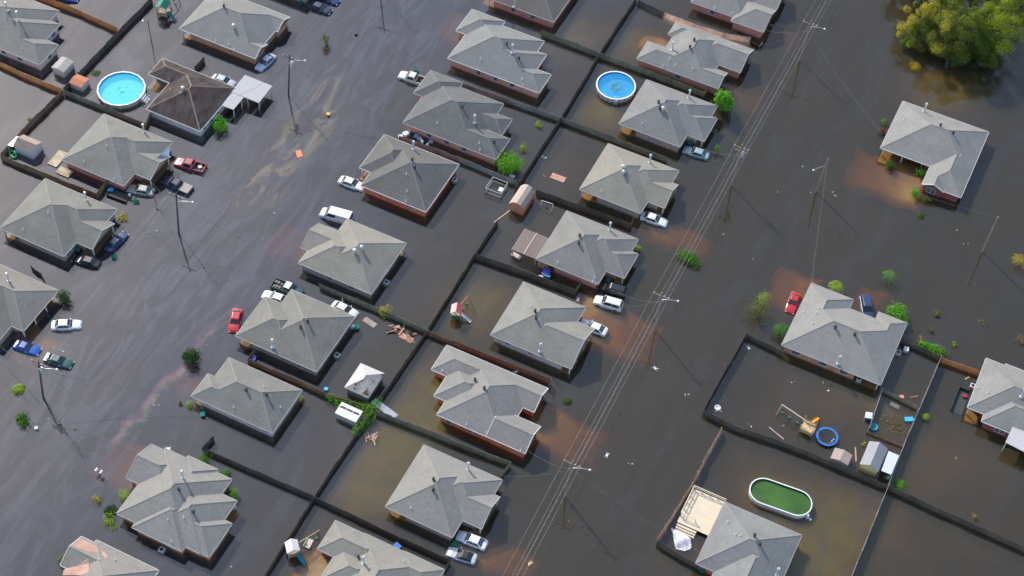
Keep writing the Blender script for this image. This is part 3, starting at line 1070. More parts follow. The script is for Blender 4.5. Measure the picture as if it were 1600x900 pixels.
house('house cut by the right edge with a white metal patio cover', [(73.8, 92, 10.85, 21.5), (76.5, 86, 9.35, 17), (76.9, 88, 14, 21.9)], 'maroon', 'shingle_blue', trim='trim', windows=[('-y', 79.6, 1.5, .5, 1.3)], porches=[(73, 76.2, 10, 12.5)],
      posts=[(74.1, 11.2)], pipes=Q(1480, 540, 5, ('f', 580, 400), ('s', 240, 330), ('s', 315, 370)), porch_z=-.22)
house('house at the bottom edge with a raised sunlit deck on its west side', [(46.2, 58.4, -34.15, -22.6), (49.1, 58.4, -46, -26)], 'rosy', 'shingle_blue', pipes=Q(1020, 740, 5.623, ('v', 892, 552), ('v', 940, 628), ('f', 1088, 893), ('s', 725, 535), ('s', 768, 545), ('s', 655, 428)))
house('house in the lower left corner with shingles stripped to pink decking', [(-32.0, -21.4, -83, -70.5), (-34.2, -26, -76.2, -71.0, '-x')], 'taupe', 'shingle_blue', trim='trim', pipes=Q(80, 820, 8.889, ('s', 665, 490), ('s', 890, 490)))
# ------------------------------------------------------------------ fences
FM = dict(dark=M('fence_weathered_dark', (0.125, 0.105, 0.085), 0.9, 0.35, 2.0, 0.25, 0.4, streak=(3, 3, .3)), cedar=M('fence_new_cedar', (0.72, 0.30, 0.10), 0.8, 0.3, 2.0, 0.2, 0.5, streak=(3, 3, .3)),
          brown=M('fence_brown_board', (0.26, 0.165, 0.10), 0.9, 0.35, 2.0, 0.25, 0.4, streak=(3, 3, .3)), mossy=M('fence_mossy_board', (0.25, 0.235, 0.165), 0.9, 0.35, 2.0, 0.25, 0.5, streak=(3, 3, .3)),
          grey=M('fence_grey_board', (0.32, 0.30, 0.27), 0.9, 0.3, 2.0, 0.25, 0.5, streak=(3, 3, .3)), pale=M('fence_pale_cap', (0.55, 0.50, 0.45), 0.8, 0.2, 2.0, 0.15, 0.5), pink=M('fence_sunlit_pine', (0.58, 0.36, 0.24), 0.8, 0.3, 1.5, 0.25, 0.4))
PAN = {}


def panel_mesh(mk, h, var, wob):
    key = (mk, round(h, 2), var, wob)
    if key not in PAN:
        rnd = random.Random(var * 17 + int(h * 100))
        mb = MB()
        k = 16
        for i in range(k):
            x = 2.4 * i / k
            top = h + rnd.uniform(-.03, .03) * wob - (0.25 if rnd.random() < .04 * wob else 0)
            dy = rnd.uniform(-.012, .012)
            mb.box(x + .006, x + 2.4 / k - .006, dy, dy + .022, -.9, top)
        for z in (h - .22, h - 1.0):
            mb.box(0, 2.4, .024, .075, z - .045, z + .045)
        PAN[key] = mb.mesh('fence_panel', FM[mk])
    return PAN[key]


def fence(label, px, h=1.25, mk='dark', lean=0.0, wob=1.0, flip=False, world=False):
    P = [Vector(p) if world else G(*p) for p in px]
    for p in P:
        p.z = 0
    root = thing('fence', label, 'fence', tuple(P[0]), 0, 'wooden yard fences standing in the flood')
    rnd = random.Random(int(P[0].x * 31 + P[0].y * 7))
    postkey = ('post', mk, round(h, 2))
    if postkey not in PAN:
        mb = MB()
        mb.box(-.055, .055, -.055, .055, -.9, h + .04)
        PAN[postkey] = mb.mesh('fence_post', FM[mk])
    for a, b in zip(P[:-1], P[1:]):
        d = b - a
        L = d.length
        nn = max(1, round(L / 2.4))
        ang = math.atan2(d.y, d.x)
        for i in range(nn):
            q = a + d * (i / nn) - P[0]
            o = place('panel', panel_mesh(mk, h, rnd.randrange(4), wob), root, (q.x, q.y, rnd.uniform(-.05, .05) * wob))
            o.rotation_euler = (lean + rnd.uniform(-.05, .05) * wob, rnd.uniform(-.012, .012) * wob, ang + (0 if not flip else 0))
            o.scale = (L / nn / 2.4, 1, 1)
            po = place('post', PAN[postkey], root, (q.x, q.y, 0))
            po.rotation_euler = (lean, 0, ang)
    return root


fence('bright cedar fence slanting off the top edge left of the green playset', [(44, -6), (116, 20), (185, 51)], 1.35, 'cedar')
fence('long dark fence from the top edge down to the two small sheds', [(238, 3), (168, 75), (100, 146)], 1.3, 'dark')
fence('bright cedar fence below the pinkish white house at the left edge', [(-8, 100), (42, 124), (98, 147)], 1.35, 'cedar')
fence('brown fence running down left to the white shed with the green ring', [(99, 148), (50, 196), (3, 248)], 1.3, 'brown')
fence('mossy fence below the large round pool', [(101, 148), (165, 174), (228, 200), (237, 181)], 1.3, 'mossy')
fence('brown fence between the wooden deck and the left edge house', [(3, 250), (78, 281), (152, 310), (170, 289)], 1.35, 'brown')
fence('short bent piece of dark fence by the left edge house', [(50, 421), (58, 428), (66, 433), (71, 443)], 1.0, 'dark')
fence('grey fence between the salmon brick house and the junk side yard', [(700, 130), (790, 160), (876, 191)], 1.2, 'grey')
fence('mossy fence from the top brick house to the pool yard corner', [(846, 56), (890, 72), (936, 90)], 1.35, 'mossy')
fence('mossy fence between the round pool and the brick house above it', [(936, 90), (1020, 121), (1100, 152), (1105, 143)], 1.35, 'mossy')
fence('dark rear fence reaching the top edge beside the empty yard', [(994, 2), (965, 45), (936, 90)], 1.3, 'dark')
fence('dark rear fence left of the smaller round pool', [(936, 90), (906, 140), (876, 190)], 1.3, 'dark')
fence('dark rear fence between the big green bush and the floating orange board', [(876, 190), (838, 248), (803, 304)], 1.3, 'dark')
fence('short dark rear fence stub above the pergola yard corner', [(777, 351), (742, 402)], 1.3, 'dark')
fence('dark rear fence left of the red roofed play tower', [(742, 402), (705, 461), (667, 522)], 1.25, 'dark')
fence('dark rear fence right of the burnt roof shed', [(667, 522), (626, 582), (588, 636)], 1.25, 'dark')
fence('dark rear fence below the vine covered corner', [(585, 644), (540, 708), (491, 781)], 1.25, 'dark')
fence('dark rear fence reaching the bottom edge beside the teal slide playset', [(491, 781), (452, 845), (412, 906)], 1.25, 'dark')
fence('mossy fence below the mottled brick house', [(877, 191), (945, 217), (1000, 239), (1042, 254)], 1.35, 'mossy')
fence('grey fence along the upper side of the square orange red house', [(624, 219), (715, 252), (806, 290)], 1.2, 'grey')
fence('dark fence from the orange gambrel shed past the white swing frame', [(838, 304), (912, 331), (986, 358), (990, 346)], 1.35, 'dark')
fence('mossy fence between the two taupe houses', [(500, 451), (590, 488), (667, 522)], 1.25, 'mossy')
fence('dark fence below the pergola with pale posts', [(742, 404), (820, 431), (898, 461), (908, 446)], 1.35, 'dark')
fence('brown fence between taupe house and pale pink house', [(400, 551), (388, 567), (470, 602), (520, 625), (583, 644)], 1.25, 'brown')
fence('brown fence between the pink brick house and the courtyard house', [(667, 523), (765, 562), (860, 600), (857, 612)], 1.3, 'brown')
fence('dark wavy fence below the pale pink house', [(334, 688), (317, 706), (400, 742), (490, 781)], 1.25, 'dark')
fence('mossy fence below the red courtyard house', [(588, 648), (660, 676), (730, 704), (797, 729), (781, 748)], 1.35, 'mossy')
fence('dark railed fence above the bottom edge house', [(492, 783), (560, 815), (630, 848), (703, 881), (694, 896)], 1.25, 'dark')
fence('dark curving fence on the street side of the trampoline yard', [(1163, 529), (1146, 560), (1125, 595), (1098, 647)], 1.3, 'dark')
fence('long dark railed fence below the trampoline and yellow shed', [(1098, 648), (1150, 674), (1200, 690), (1260, 712), (1320, 738), (1385, 765)], 1.3, 'dark')
fence('dark railed fence running off the lower right edge', [(1386, 765), (1450, 795), (1530, 831), (1612, 868)], 1.3, 'dark')
fence('dark railed fence left of the brick house with the red coupe', [(1164, 527), (1190, 540), (1222, 556)], 1.2, 'dark')
fence('pale topped fence beside the vegetable bed and the white lean-to', [(1468, 563), (1440, 630), (1412, 695), (1386, 762)], 1.35, 'pale', wob=.4)
fence('pale topped fence running to the bottom edge right of the oval pool', [(1386, 764), (1360, 828), (1328, 906)], 1.35, 'pale', wob=.4)
fence('dark railed fence behind the grass bank by the brick house', [(1408, 536), (1440, 550), (1470, 565)], 1.2, 'dark')
fence('short rusty cedar fence left of the right edge house', [(1470, 566), (1500, 577), (1531, 588)], 1.25, 'cedar')
fence('pale edge fence on the left of the vegetable bed', [(1377, 612), (1366, 645), (1356, 674)], 1.0, 'pale', wob=.4)
fence('low dark fence across the top of the vegetable bed', [(1377, 612), (1405, 626), (1432, 640)], 0.9, 'mossy')
fence('low wooden border fence below the vegetable bed', [(1354, 677), (1385, 690), (1412, 700)], 0.5, 'brown')
fence('sunlit curving pine fence leaning out toward the street by the deck', [(1128, 676), (1108, 712), (1082, 762), (1055, 806), (1027, 850)], 1.3, 'pink', lean=.18)
fence('dark fence below the crumpled white tarp', [(1026, 852), (1058, 872), (1092, 890)], 1.3, 'dark')
fence('leaning pine fence sagging into the water behind the top brick house', [(1036, 27), (1080, 44), (1130, 60), (1172, 66)], 1.0, 'pink', lean=-1.0)
fence('dark sagging end of fence beyond the leaning pine panels', [(996, 8), (1016, 18), (1036, 27)], 1.1, 'dark', lean=-.35)
fence('broken dark fence end by the top right brick house', [(1172, 66), (1186, 74), (1190, 62)], 0.9, 'dark', lean=.5)
fence('short dark fence between the brown roofed house and the gabled brick house', [(305, 112), (320, 96)], 1.3, 'dark')

# ------------------------------------------------------------------ vehicles
glassm = M('car_glass', (0.025, 0.035, 0.04), 0.04, 0.05, 2, spec=0.8)
tyre = M('tyre_rubber', (0.02, 0.02, 0.02), 0.8, 0.1, 4)
rimm = M('wheel_rim', (0.5, 0.5, 0.5), 0.3, 0.05, 4, metal=0.7)
lampw = M('headlamp_glass', (0.75, 0.75, 0.72), 0.1, 0.05, 4)
lampr = M('tail_lamp_red', (0.45, 0.02, 0.015), 0.2, 0.05, 4)
blackp = M('black_plastic', (0.025, 0.025, 0.027), 0.5, 0.1, 4)
PAINT = dict(white=(0.80, 0.80, 0.79), silver=(0.50, 0.53, 0.56), red=(0.52, 0.02, 0.03), blue=(0.015, 0.085, 0.42), navy=(0.02, 0.03, 0.07), black=(0.012, 0.012, 0.014), tan=(0.42, 0.40, 0.36), paleblue=(0.46, 0.53, 0.62),
             green=(0.03, 0.09, 0.075), teal=(0.30, 0.40, 0.43), maroon=(0.40, 0.06, 0.08), darkblue=(0.025, 0.05, 0.14), cream=(0.68, 0.64, 0.56))
SPEC = dict(  # length, half width, stations (x, half width factor, top), cabin base x0 x1, roof x0 x1, roof z, belt z
    sedan=(4.7, .90, [(-2.35, .78, .74), (-2.22, .93, .92), (-1.75, 1, .98), (-.9, 1, .99), (.9, 1, .97), (1.6, .98, .90), (2.12, .92, .80), (2.35, .76, .62)], -1.80, 1.02, -1.12, .25, 1.44, .94),
    coupe=(4.5, .90, [(-2.25, .78, .72), (-2.1, .94, .90), (-1.6, 1, .94), (-.7, 1, .93), (.7, 1, .90), (1.5, .98, .82), (2.05, .9, .70), (2.25, .72, .55)], -1.75, .80, -1.0, -.05, 1.28, .88),
    suv=(4.8, .94, [(-2.4, .86, .95), (-2.3, .97, 1.05), (-1.7, 1, 1.08), (-.8, 1, 1.08), (1.0, 1, 1.08), (1.7, .98, 1.02), (2.2, .93, .92), (2.4, .8, .7)], -2.34, 1.12, -2.05, .35, 1.74, 1.04),
    van=(5.6, 1.0, [(-2.8, .92, 1.1), (-2.72, 1, 1.2), (-1.5, 1, 1.2), (0, 1, 1.2), (1.7, 1, 1.2), (2.1, .97, 1.16), (2.6, .92, 1.05), (2.8, .82, .8)], -2.78, 1.95, -2.66, 1.15, 2.12, 1.16),
    pickup=(5.5, .98, [(-.75, 1, 1.06), (-.2, 1, 1.08), (.6, 1, 1.08), (1.2, 1, 1.06), (2.0, .98, 1.0), (2.55, .93, .92), (2.75, .82, .7)], -.66, 1.35, -.5, .62, 1.72, 1.04))
CARM = {}


def car_meshes(kind, paint, convertible=False):
    key = (kind, paint, convertible)
    if key in CARM:
        return CARM[key]
    L, W_, st, ca, cb, ra, rb_, rz, bz = SPEC[kind]
    pm = M('car_paint_' + paint, PAINT[paint], 0.28, 0.04, 1.5, spec=0.6, coat=0.5)
    out = []

    def loft(stations, zb):
        mb = MB()
        secs = []
        for x, f, zt in stations:
            w_ = W_ * f
            secs.append([(x, -w_ * .94, zb), (x, -w_, zb + .25), (x, -w_, zt - .22), (x, -w_ * .95, zt - .06), (x, -w_ * .80, zt), (x, 0, zt + .03), (x, w_ * .80, zt), (x, w_ * .95, zt - .06), (x, w_, zt - .22), (x, w_, zb + .25), (x, w_ * .94, zb)])
        m_ = len(secs[0])
        for s_ in secs:
            mb.v += s_
        for i in range(len(secs) - 1):
            for j in range(m_ - 1):
                a = i * m_ + j
                mb.f.append((a, a + 1, a + m_ + 1, a + m_)); mb.m.append(0)
        for i, rev in ((0, False), (len(secs) - 1, True)):
            f = [i * m_ + j for j in range(m_)]
            mb.f.append(tuple(f[::-1] if rev else f)); mb.m.append(0)
        return mb
    body = loft(st, .22)
    # cabin shell
    wb_, wr_ = W_ * .90, W_ * .70 if kind != 'van' else W_ * .86
    base = [(ca, -wb_, bz), (cb, -wb_ * .96, bz), (cb, wb_ * .96, bz), (ca, wb_, bz)]
    zr = 1.0 if convertible else rz
    roof = [(ra, -wr_, rz - .03), (rb_, -wr_ * .97, rz - .04), (rb_, wr_ * .97, rz - .04), (ra, wr_, rz - .03)]
    mid = [((a[0] + b[0]) / 2, (a[1] + b[1]) / 2 * 1.03, (a[2] + b[2]) / 2) for a, b in zip(base, roof)]
    rm = []
    cab = MB()
    for lo, hi in ((base, mid), (mid, roof)):
        for i in range(4):
            cab.poly([lo[i], lo[(i + 1) % 4], hi[(i + 1) % 4], hi[i]])
    cx0, cx1 = roof[0][0] + .12, roof[1][0] - .12
    top = [(cx0, -wr_ * .82, rz), (cx1, -wr_ * .8, rz), (cx1, wr_ * .8, rz), (cx0, wr_ * .82, rz)]
    for i in range(4):
        cab.poly([roof[i], roof[(i + 1) % 4], top[(i + 1) % 4], top[i]])
    cab.poly(top)
    n0 = len(body.v)
    body.v += cab.v
    body.f += [tuple(i + n0 for i in f) for f in cab.f]
    body.m += ([1] if convertible else [0]) * len(cab.f)
    if kind == 'pickup':
        for (x0, x1, y0, y1, z0, z1) in ((-2.75, -.75, -W_, -W_ + .1, .3, 1.04), (-2.75, -.75, W_ - .1, W_, .3, 1.04), (-2.75, -2.66, -W_ + .1, W_ - .1, .3, 1.03), (-2.66, -.752, -W_ + .1, W_ - .1, .3, .58)):
            body.box(x0, x1, y0, y1, z0, z1, mi=1 if z1 < .7 else 0)
    out.append(('body', body.mesh('car_body', [pm, blackp if convertible or kind == 'pickup' else pm]), False))

    def quad(a, b, c, d, nrm, ins=.10, lift=.012):
        P = [Vector(p) for p in (a, b, c, d)]
        ctr = sum(P, Vector()) / 4
        nn = (P[1] - P[0]).cross(P[3] - P[0]).normalized()
        if nn.dot(nrm) < 0:
            nn = -nn
        return [ctr + (p - ctr) * (1 - ins) + nn * lift for p in P]
    gl = []
    if not convertible or True:
        ws = MB(); ws.poly(quad(base[1], base[2], mid[2], mid[1], Vector((1, 0, .5)), .08)); ws.poly(quad(mid[1], mid[2], roof[2], roof[1], Vector((1, 0, .5)), .08))
        out.append(('windshield', ws.mesh('windshield', glassm), False))
        rw = MB(); rw.poly(quad(base[3], base[0], mid[0], mid[3], Vector((-1, 0, .5)), .14)); rw.poly(quad(mid[3], mid[0], roof[0], roof[3], Vector((-1, 0, .5)), .14))
        out.append(('rear_window', rw.mesh('rear_window', glassm), False))
        for sgn in (-1, 1):
            s_ = MB()
            a, b, c, d = (base[0], base[1], roof[1], roof[0]) if sgn < 0 else (base[3], base[2], roof[2], roof[3])
            def lerp(p, q, t): return tuple(p[i] + (q[i] - p[i]) * t for i in range(3))
            splits = [(0.08, .50), (.53, .95)] if kind not in ('van', 'pickup') else [(.60, .93)] if kind == 'van' else [(.1, .92)]
            for t0, t1 in splits:
                lo0, lo1 = lerp(a, b, t0), lerp(a, b, t1)
                hi0, hi1 = lerp(d, c, t0), lerp(d, c, t1)
                q0, q1 = lerp(lo0, hi0, .12), lerp(lo1, hi1, .12)
                q2, q3 = lerp(lo1, hi1, .88), lerp(lo0, hi0, .88)
                s_.poly([Vector(p) + Vector((0, sgn * (.045), .0)) for p in (q0, q1, q2, q3)])
            out.append(('side_window', s_.mesh('side_window', glassm), False))
    xf, xr = st[-1][0] if kind != 'pickup' else 2.75, (st[0][0] if kind != 'pickup' else -2.75)
    zf = st[-1][2]
    zrr = st[0][2] if kind != 'pickup' else .95
    for sgn in (-1, 1):
        h = MB(); h.box(xf - .16, xf - .015, sgn * W_ * .62 - .17, sgn * W_ * .62 + .17, zf - .09, zf + .06)
        out.append(('headlight', h.mesh('headlight', lampw), False))
        h = MB(); h.box(xr - .012, xr + .12, sgn * W_ * .66 - .13, sgn * W_ * .66 + .13, zrr - .16, zrr + .03)
        out.append(('taillight', h.mesh('taillight', lampr), False))
        h = MB(); h.box(cb - .45, cb - .3, sgn * (W_ + .02), sgn * (W_ + .17), bz, bz + .13)
        out.append(('mirror', h.mesh('mirror', pm if paint != 'white' or kind != 'van' else blackp), False))
    if 'wheel' not in CARM:
        wm_ = MB(); wm_.cyl((0, -.11, 0), (0, .11, 0), .33, n=14)
        rm_ = MB(); rm_.cyl((0, -.12, 0), (0, .12, 0), .2, n=10)
        CARM['wheel'] = (wm_.mesh('wheel', tyre), rm_.mesh('rim', rimm))
    CARM[key] = out
    return out


def car(label, kind, paint, rear, front, cat='car', convertible=False, z=-.40, extra=None, roll=0.0, nm='parked_car'):
    a, b = G(*rear, .4), G(*front, .4)
    c = (a + b) / 2
    ang = math.atan2(b.y - a.y, b.x - a.x)
    root = thing(nm, label, cat, (c.x, c.y, z), ang, 'vehicles stranded in the flood')
    root.rotation_euler = (roll, 0, ang)
    for nm_, me, sm in car_meshes(kind, paint, convertible):
        place(nm_, me, root)
    L, W_ = SPEC[kind][:2]
    for x in (-L * .30, L * .31):
        for sgn in (-1, 1):
            w_ = place('wheel', CARM['wheel'][0], root, (x, sgn * (W_ - .10), .33))
            place('rim', CARM['wheel'][1], w_, (0, 0, 0))
    if extra:
        extra(root, kind)
    return root


def sunroof(root, kind):
    rz = SPEC[kind][8]
    s = MB(); s.box(-.55, .0, -.34, .34, rz - .01, rz + .012)
    s.build('sunroof', glassm, root)


def blackroof(root, kind):
    s = MB(); s.box(-1.75, .2, -.50, .50, SPEC[kind][8] - .01, SPEC[kind][8] + .012)
    s.build('glass_roof', glassm, root)


def rack(root, kind):
    s = MB()
    rz = SPEC[kind][8]
    for y in (-.5, .5): s.bar((-1.8, y, rz + .08), (.2, y, rz + .08), .05)
    for x in (-1.5, -.7, .1): s.bar((x, -.5, rz + .09), (x, .5, rz + .09), .05)
    s.build('roof_rack', blackp, root)


def spare(root, kind):
    s = MB(); s.cyl((-1.75, -.2, .60), (-1.75, -.2, .80), .34, n=14); s.build('spare_tyre', MT['whitepvc'], root)


def bedcover(root, kind):
    s = MB(); s.box(-2.72, -.85, -.93, .93, 1.045, 1.085); s.build('bed_cover', M('tan_bed_cover', (.42, .36, .30), .8), root)


def bedjunk(root, kind):
    rnd = random.Random(3)
    for i in range(6):
        x, y = -2.35 + .5 * (i % 3), -.4 + .8 * (i // 3)
        s = MB(); s.box(x - .2, x + .2, y - .25, y + .25, .58, .75 + rnd.random() * .3)
        s.build('bed_box', M('truck_bed_load', (.22, .19, .17), .8, .5, 3), root)
    s = MB(); s.box(-.45, .55, -.66, .66, 1.72, 1.735); s.build('roof_panel', MT['whitepvc'], root)


def wroof(root, kind):
    s = MB(); s.box(-.95, .12, -.55, .55, SPEC[kind][8], SPEC[kind][8] + .014); s.build('roof_panel', MT['whitepvc'], root)


car('pale silver sedan at the corner of the gabled brick house', 'sedan', 'paleblue', (427, 85), (403, 108))
car('silver sedan half hidden behind the white carport roof', 'sedan', 'silver', (330, 119), (369, 133))
car('red pickup with a white wheel in its open bed', 'pickup', 'maroon', (321, 264), (273, 251), 'pickup', extra=spare)
car('dark blue pickup with a tan bed cover', 'pickup', 'navy', (297, 298), (256, 280), 'pickup', extra=bedcover)
car('tan sedan with a white roof under the torn gable', 'sedan', 'tan', (243, 300), (197, 293), extra=wroof)
car('black sedan facing the house at the left', 'sedan', 'black', (156, 413), (113, 402))
car('navy sedan beside the white porch post on the left', 'sedan', 'darkblue', (166, 392), (197, 362))
car('white sedan with a dark sunroof near the left edge', 'sedan', 'white', (80, 508), (127, 506), extra=sunroof)
car('bright blue coupe near the left edge', 'coupe', 'blue', (19, 535), (65, 550))
car('dark sedan with a silver tail below the bright blue coupe', 'sedan', 'green', (69, 557), (114, 570), extra=lambda r, k: (lambda s: s.build('trunk_panel', M('car_paint_silver', PAINT['silver']), r))((lambda m: (m.box(-2.3, -1.75, -.8, .8, .985, 1.0), m)[1])(MB())))
car('red sedan left of the taupe house with two white cars', 'sedan', 'red', (372, 482), (364, 518))
car('dark green pickup with a white roof and a loaded bed', 'pickup', 'green', (428, 442), (472, 459), 'pickup', extra=bedjunk)
car('white sedan tucked against the roof beside the dark green pickup', 'sedan', 'white', (449, 471), (413, 459))
car('white sedan with a sunroof by the mossy fence', 'sedan', 'white', (517, 473), (560, 494), extra=sunroof)
car('white cargo van above the taupe house with roof turbines', 'van', 'white', (552, 345), (499, 330), 'van')
car('white sedan nosed under the eave of the orange red house', 'sedan', 'white', (527, 278), (572, 294))
car('cream pickup left of the house with heaped junk', 'pickup', 'cream', (672, 130), (619, 114), 'pickup')
car('pale teal sedan in front of the mottled brick house', 'sedan', 'teal', (1108, 244), (1068, 232), extra=sunroof)
car('white sedan in front of the tan house with turbines', 'sedan', 'white', (1001, 335), (1043, 349))
car('black SUV with a roof rack by the rosy brick house', 'suv', 'black', (977, 458), (936, 446), 'SUV', extra=rack)
car('white crossover with a black glass roof', 'suv', 'white', (971, 479), (930, 467), 'SUV', extra=blackroof)
car('white sedan half under the pink brick house gable', 'sedan', 'white', (950, 520), (905, 502))
car('white sedan in front of the grey house near the bottom', 'sedan', 'white', (762, 853), (713, 834))
car('silver convertible with a black soft top', 'coupe', 'silver', (743, 874), (700, 860), convertible=True)
car('red coupe beside the brick house on the right', 'coupe', 'red', (1246, 455), (1233, 489))
car('navy SUV nosed under the roof of the right brick house', 'suv', 'darkblue', (1351, 462), (1357, 500), 'SUV', extra=rack)
car('dark sedan at the top edge in front of the cut off house', 'sedan', 'navy', (480, 4), (521, 20))
car('dark blue sedan cut by the top edge', 'sedan', 'darkblue', (492, -12), (534, 6))
car('blue car just showing at the top left edge', 'sedan', 'blue', (86, -8), (122, -2))
# ------------------------------------------------------------------ utility poles and wires
polem = M('pole_wood', (0.30, 0.235, 0.175), 0.85, 0.2, 1.5, streak=(4, 4, .4))
poledark = M('pole_wood_dark', (0.11, 0.095, 0.08), 0.85, 0.2, 1.5, streak=(4, 4, .4))
porc = M('porcelain_insulator', (0.72, 0.71, 0.69), 0.25, 0.05, 5)
wirem = M('aluminium_wire', (0.31, 0.31, 0.30), 0.55, 0.05, 5, metal=0.1)
wirek = M('black_cable', (0.03, 0.03, 0.03), 0.6, 0.05, 5)
PT = {}


def upole(key, label, base, top, h=10.2, mat=None, arm=True, trans=False, lamp=None, arm_dir=(1, 0), second=False):
    b = G(*base) if isinstance(base[0], (int, float)) and len(base) == 2 else Vector(base)
    t = G(*top, h) if top else b + Vector((0, 0, h))
    mat = mat or polem
    root = thing('utility_pole', label, 'utility pole', (b.x, b.y, 0), 0, 'utility poles along the streets')
    ax = t - b
    axn = ax / h

    def at(z): return axn * z
    s = MB(); s.tube([at(-1.3), at(h * .5), at(h)], [.17, .145, .115], 10); s.build('shaft', mat, root)
    ad = Vector((arm_dir[0], arm_dir[1], 0)).normalized()
    pts = {}
    if arm:
        z = h - .85
        s = MB(); s.bar(at(z) - ad * 1.35, at(z) + ad * 1.35, .11, .13); s.build('crossarm', mat, root)
        if second:
            s = MB(); s.bar(at(z - .75) - ad * 1.15, at(z - .75) + ad * 1.15, .11, .13); s.build('crossarm', mat, root)
        for u in (-1.25, .5, 1.25):
            s = MB(); s.cyl((0, 0, 0), (0, 0, .14), .05, n=8); s.cyl((0, 0, .1), (0, 0, .24), .10, .07, n=8)
            q = at(z) + ad * u + Vector((0, 0, .06))
            s.build('insulator', porc, root, tuple(q))
            pts[u] = b + at(z) + ad * u + Vector((0, 0, .3))
        pts['top'] = b + at(h) + Vector((0, 0, .05))
    else:
        pts['top'] = b + at(h - .2)
    pts['comm'] = b + at(h - 3.0) + ad * .2
    pts['drop'] = b + at(h - 2.4)
    if trans:
        q = at(h - 2.2) + ad * .42
        s = MB(); s.cyl((0, 0, -.5), (0, 0, .5), .31, n=14); s.cyl((0, 0, .5), (0, 0, .58), .33, .2, n=14)
        for u in (-.12, .12): s.cyl((u, 0, .55), (u, 0, .8), .05, n=6)
        s.build('transformer', MT['galv'], root, tuple(q))
    if lamp:
        ld = Vector((lamp[0], lamp[1], 0)).normalized()
        zz = h - lamp[2]
        e = at(zz) + ld * 2.6 + Vector((0, 0, .55))
        s = MB(); s.tube([at(zz), at(zz) + ld * .9 + Vector((0, 0, .38)), at(zz) + ld * 1.8 + Vector((0, 0, .52)), e], .03, 6)
        ao = s.build('lamp_arm', MT['galv'], root)
        s = MB(); s.ball((0, 0, 0), .2, 10, .5); s.build('lamp_head', MT['galv'], ao, tuple(e + ld * .15))
    PT[key] = pts
    return root


R1 = (1, 0)
upole('p5', 'wooden utility pole nearest the top of the right street', (1250, 95), (1267.5, 32), 10.1, lamp=(1, .1, 1.6))
upole('p6', 'wooden utility pole with a grey transformer beside the right street', (1143, 290.5), (1160, 226), 10.3, trans=True, second=True)
upole('p7', 'wooden utility pole with a street lamp arm beside the white crossover', (1024, 516.5), (1034, 457), 10.1, lamp=(1, .25, 1.9))
upole('p8', 'wooden utility pole with a street lamp in the lower middle', (882.5, 775.5), (895, 720), 10.0, lamp=(1, .25, 2.0))
p1b = G(450.7, 150)
upole('p1', 'dark utility pole with a grey transformer by the white carport', (450.7, 150), (452.5, 85), 10.2, mat=poledark, trans=True, lamp=(1, .45, 1.8))
upole('p2', 'dark utility pole with a small lamp in the left street', (279.5, 365), (275, 302), 10.2, mat=poledark, lamp=(1, .3, 2.1))
upole('p3', 'dark leaning utility pole with a transformer near the left edge', (67.5, 621), (60, 564), 10.0, mat=poledark, trans=True, lamp=(1, .35, 2.2), second=True)
b11 = p1b + Vector((1.2, 31.5, 0))
_r = thing('utility_pole', 'dark utility pole at the top edge seen mainly by its reflection', 'utility pole', (b11.x, b11.y, 0), 0, 'utility poles along the streets')
_s = MB(); _s.tube([(0, 0, -1.3), (.3, .2, 5), (.6, .4, 10.2)], [.17, .145, .115], 10); _s.build('shaft', poledark, _r)
_s = MB(); _s.bar((-.8, .35, 9.3), (1.9, .35, 9.3), .11, .13); _s.build('crossarm', poledark, _r)
upole('p9', 'bare wooden pole with a small lamp right of the street wires', (1275.5, 300), (1293.7, 248), 8.8, arm=False, lamp=(-.6, -1, 1.9))
upole('p10', 'bare wooden pole at the far right', (1535, 393.7), (1559.5, 338.7), 9.2, arm=False)


def sagline(a, b, sag, n=14):
    a, b = Vector(a), Vector(b)
    return [a + (b - a) * (i / n) - Vector((0, 0, 4 * sag * (i / n) * (1 - i / n))) for i in range(n + 1)]


def wire(label, pts, r=.028, mat=None, sag=.35, cat='wire', nm='power_line', group='overhead lines of the two streets'):
    P = []
    for a, b in zip(pts[:-1], pts[1:]):
        s_ = sagline(a, b, sag)
        P += s_ if not P else s_[1:]
    s = MB()
    o = P[0].copy()
    s.tube([p - o for p in P], r, 5)
    return tag(s.build(nm, mat or wirem, None, tuple(o)), label, cat, group)


def ext(pts):
    d0 = (pts[0] - pts[1]); d1 = (pts[-1] - pts[-2])
    return [pts[0] + d0] + pts + [pts[-1] + d1]


east = ['p5', 'p6', 'p7', 'p8']
for u, lb in ((-1.25, 'leftmost bare wire of the right street line'), ('top', 'wire carried on the pole tops of the right street line'), (.5, 'wire just right of the pole shafts on the right street line'), (1.25, 'rightmost bare wire of the right street line')):
    wire(lb, ext([PT[k][u] for k in east]), .0125)
west = ['p1', 'p2', 'p3']
for u, lb in ((-1.25, 'leftmost bare wire of the left street line'), ('top', 'wire carried on the pole tops of the left street line'), (1.25, 'rightmost bare wire of the left street line')):
    wire(lb, ext([PT[k][u] for k in west]), .009)


def twist(label, a, b, sag=.5, r=.014):
    """bare neutral wound round a dark insulated cable"""
    a, b = Vector(a), Vector(b)
    L = (b - a).length
    n = max(12, int(L / .22))
    base = sagline(a, b, sag, n)
    o = a.copy()
    root = thing('service_cable', label, 'cable', tuple(o), 0, 'twisted service cables')
    side = Vector((-(b - a).y, (b - a).x, 0)).normalized()
    for k, mt in ((0, wirem), (PI, wirek)):
        s = MB()
        s.tube([p - o + side * (.045 * math.cos(i * PI / 3 + k)) + Vector((0, 0, .045 * math.sin(i * PI / 3 + k))) for i, p in enumerate(base)], r, 4)
        s.build('strand', mt, root)
    return root


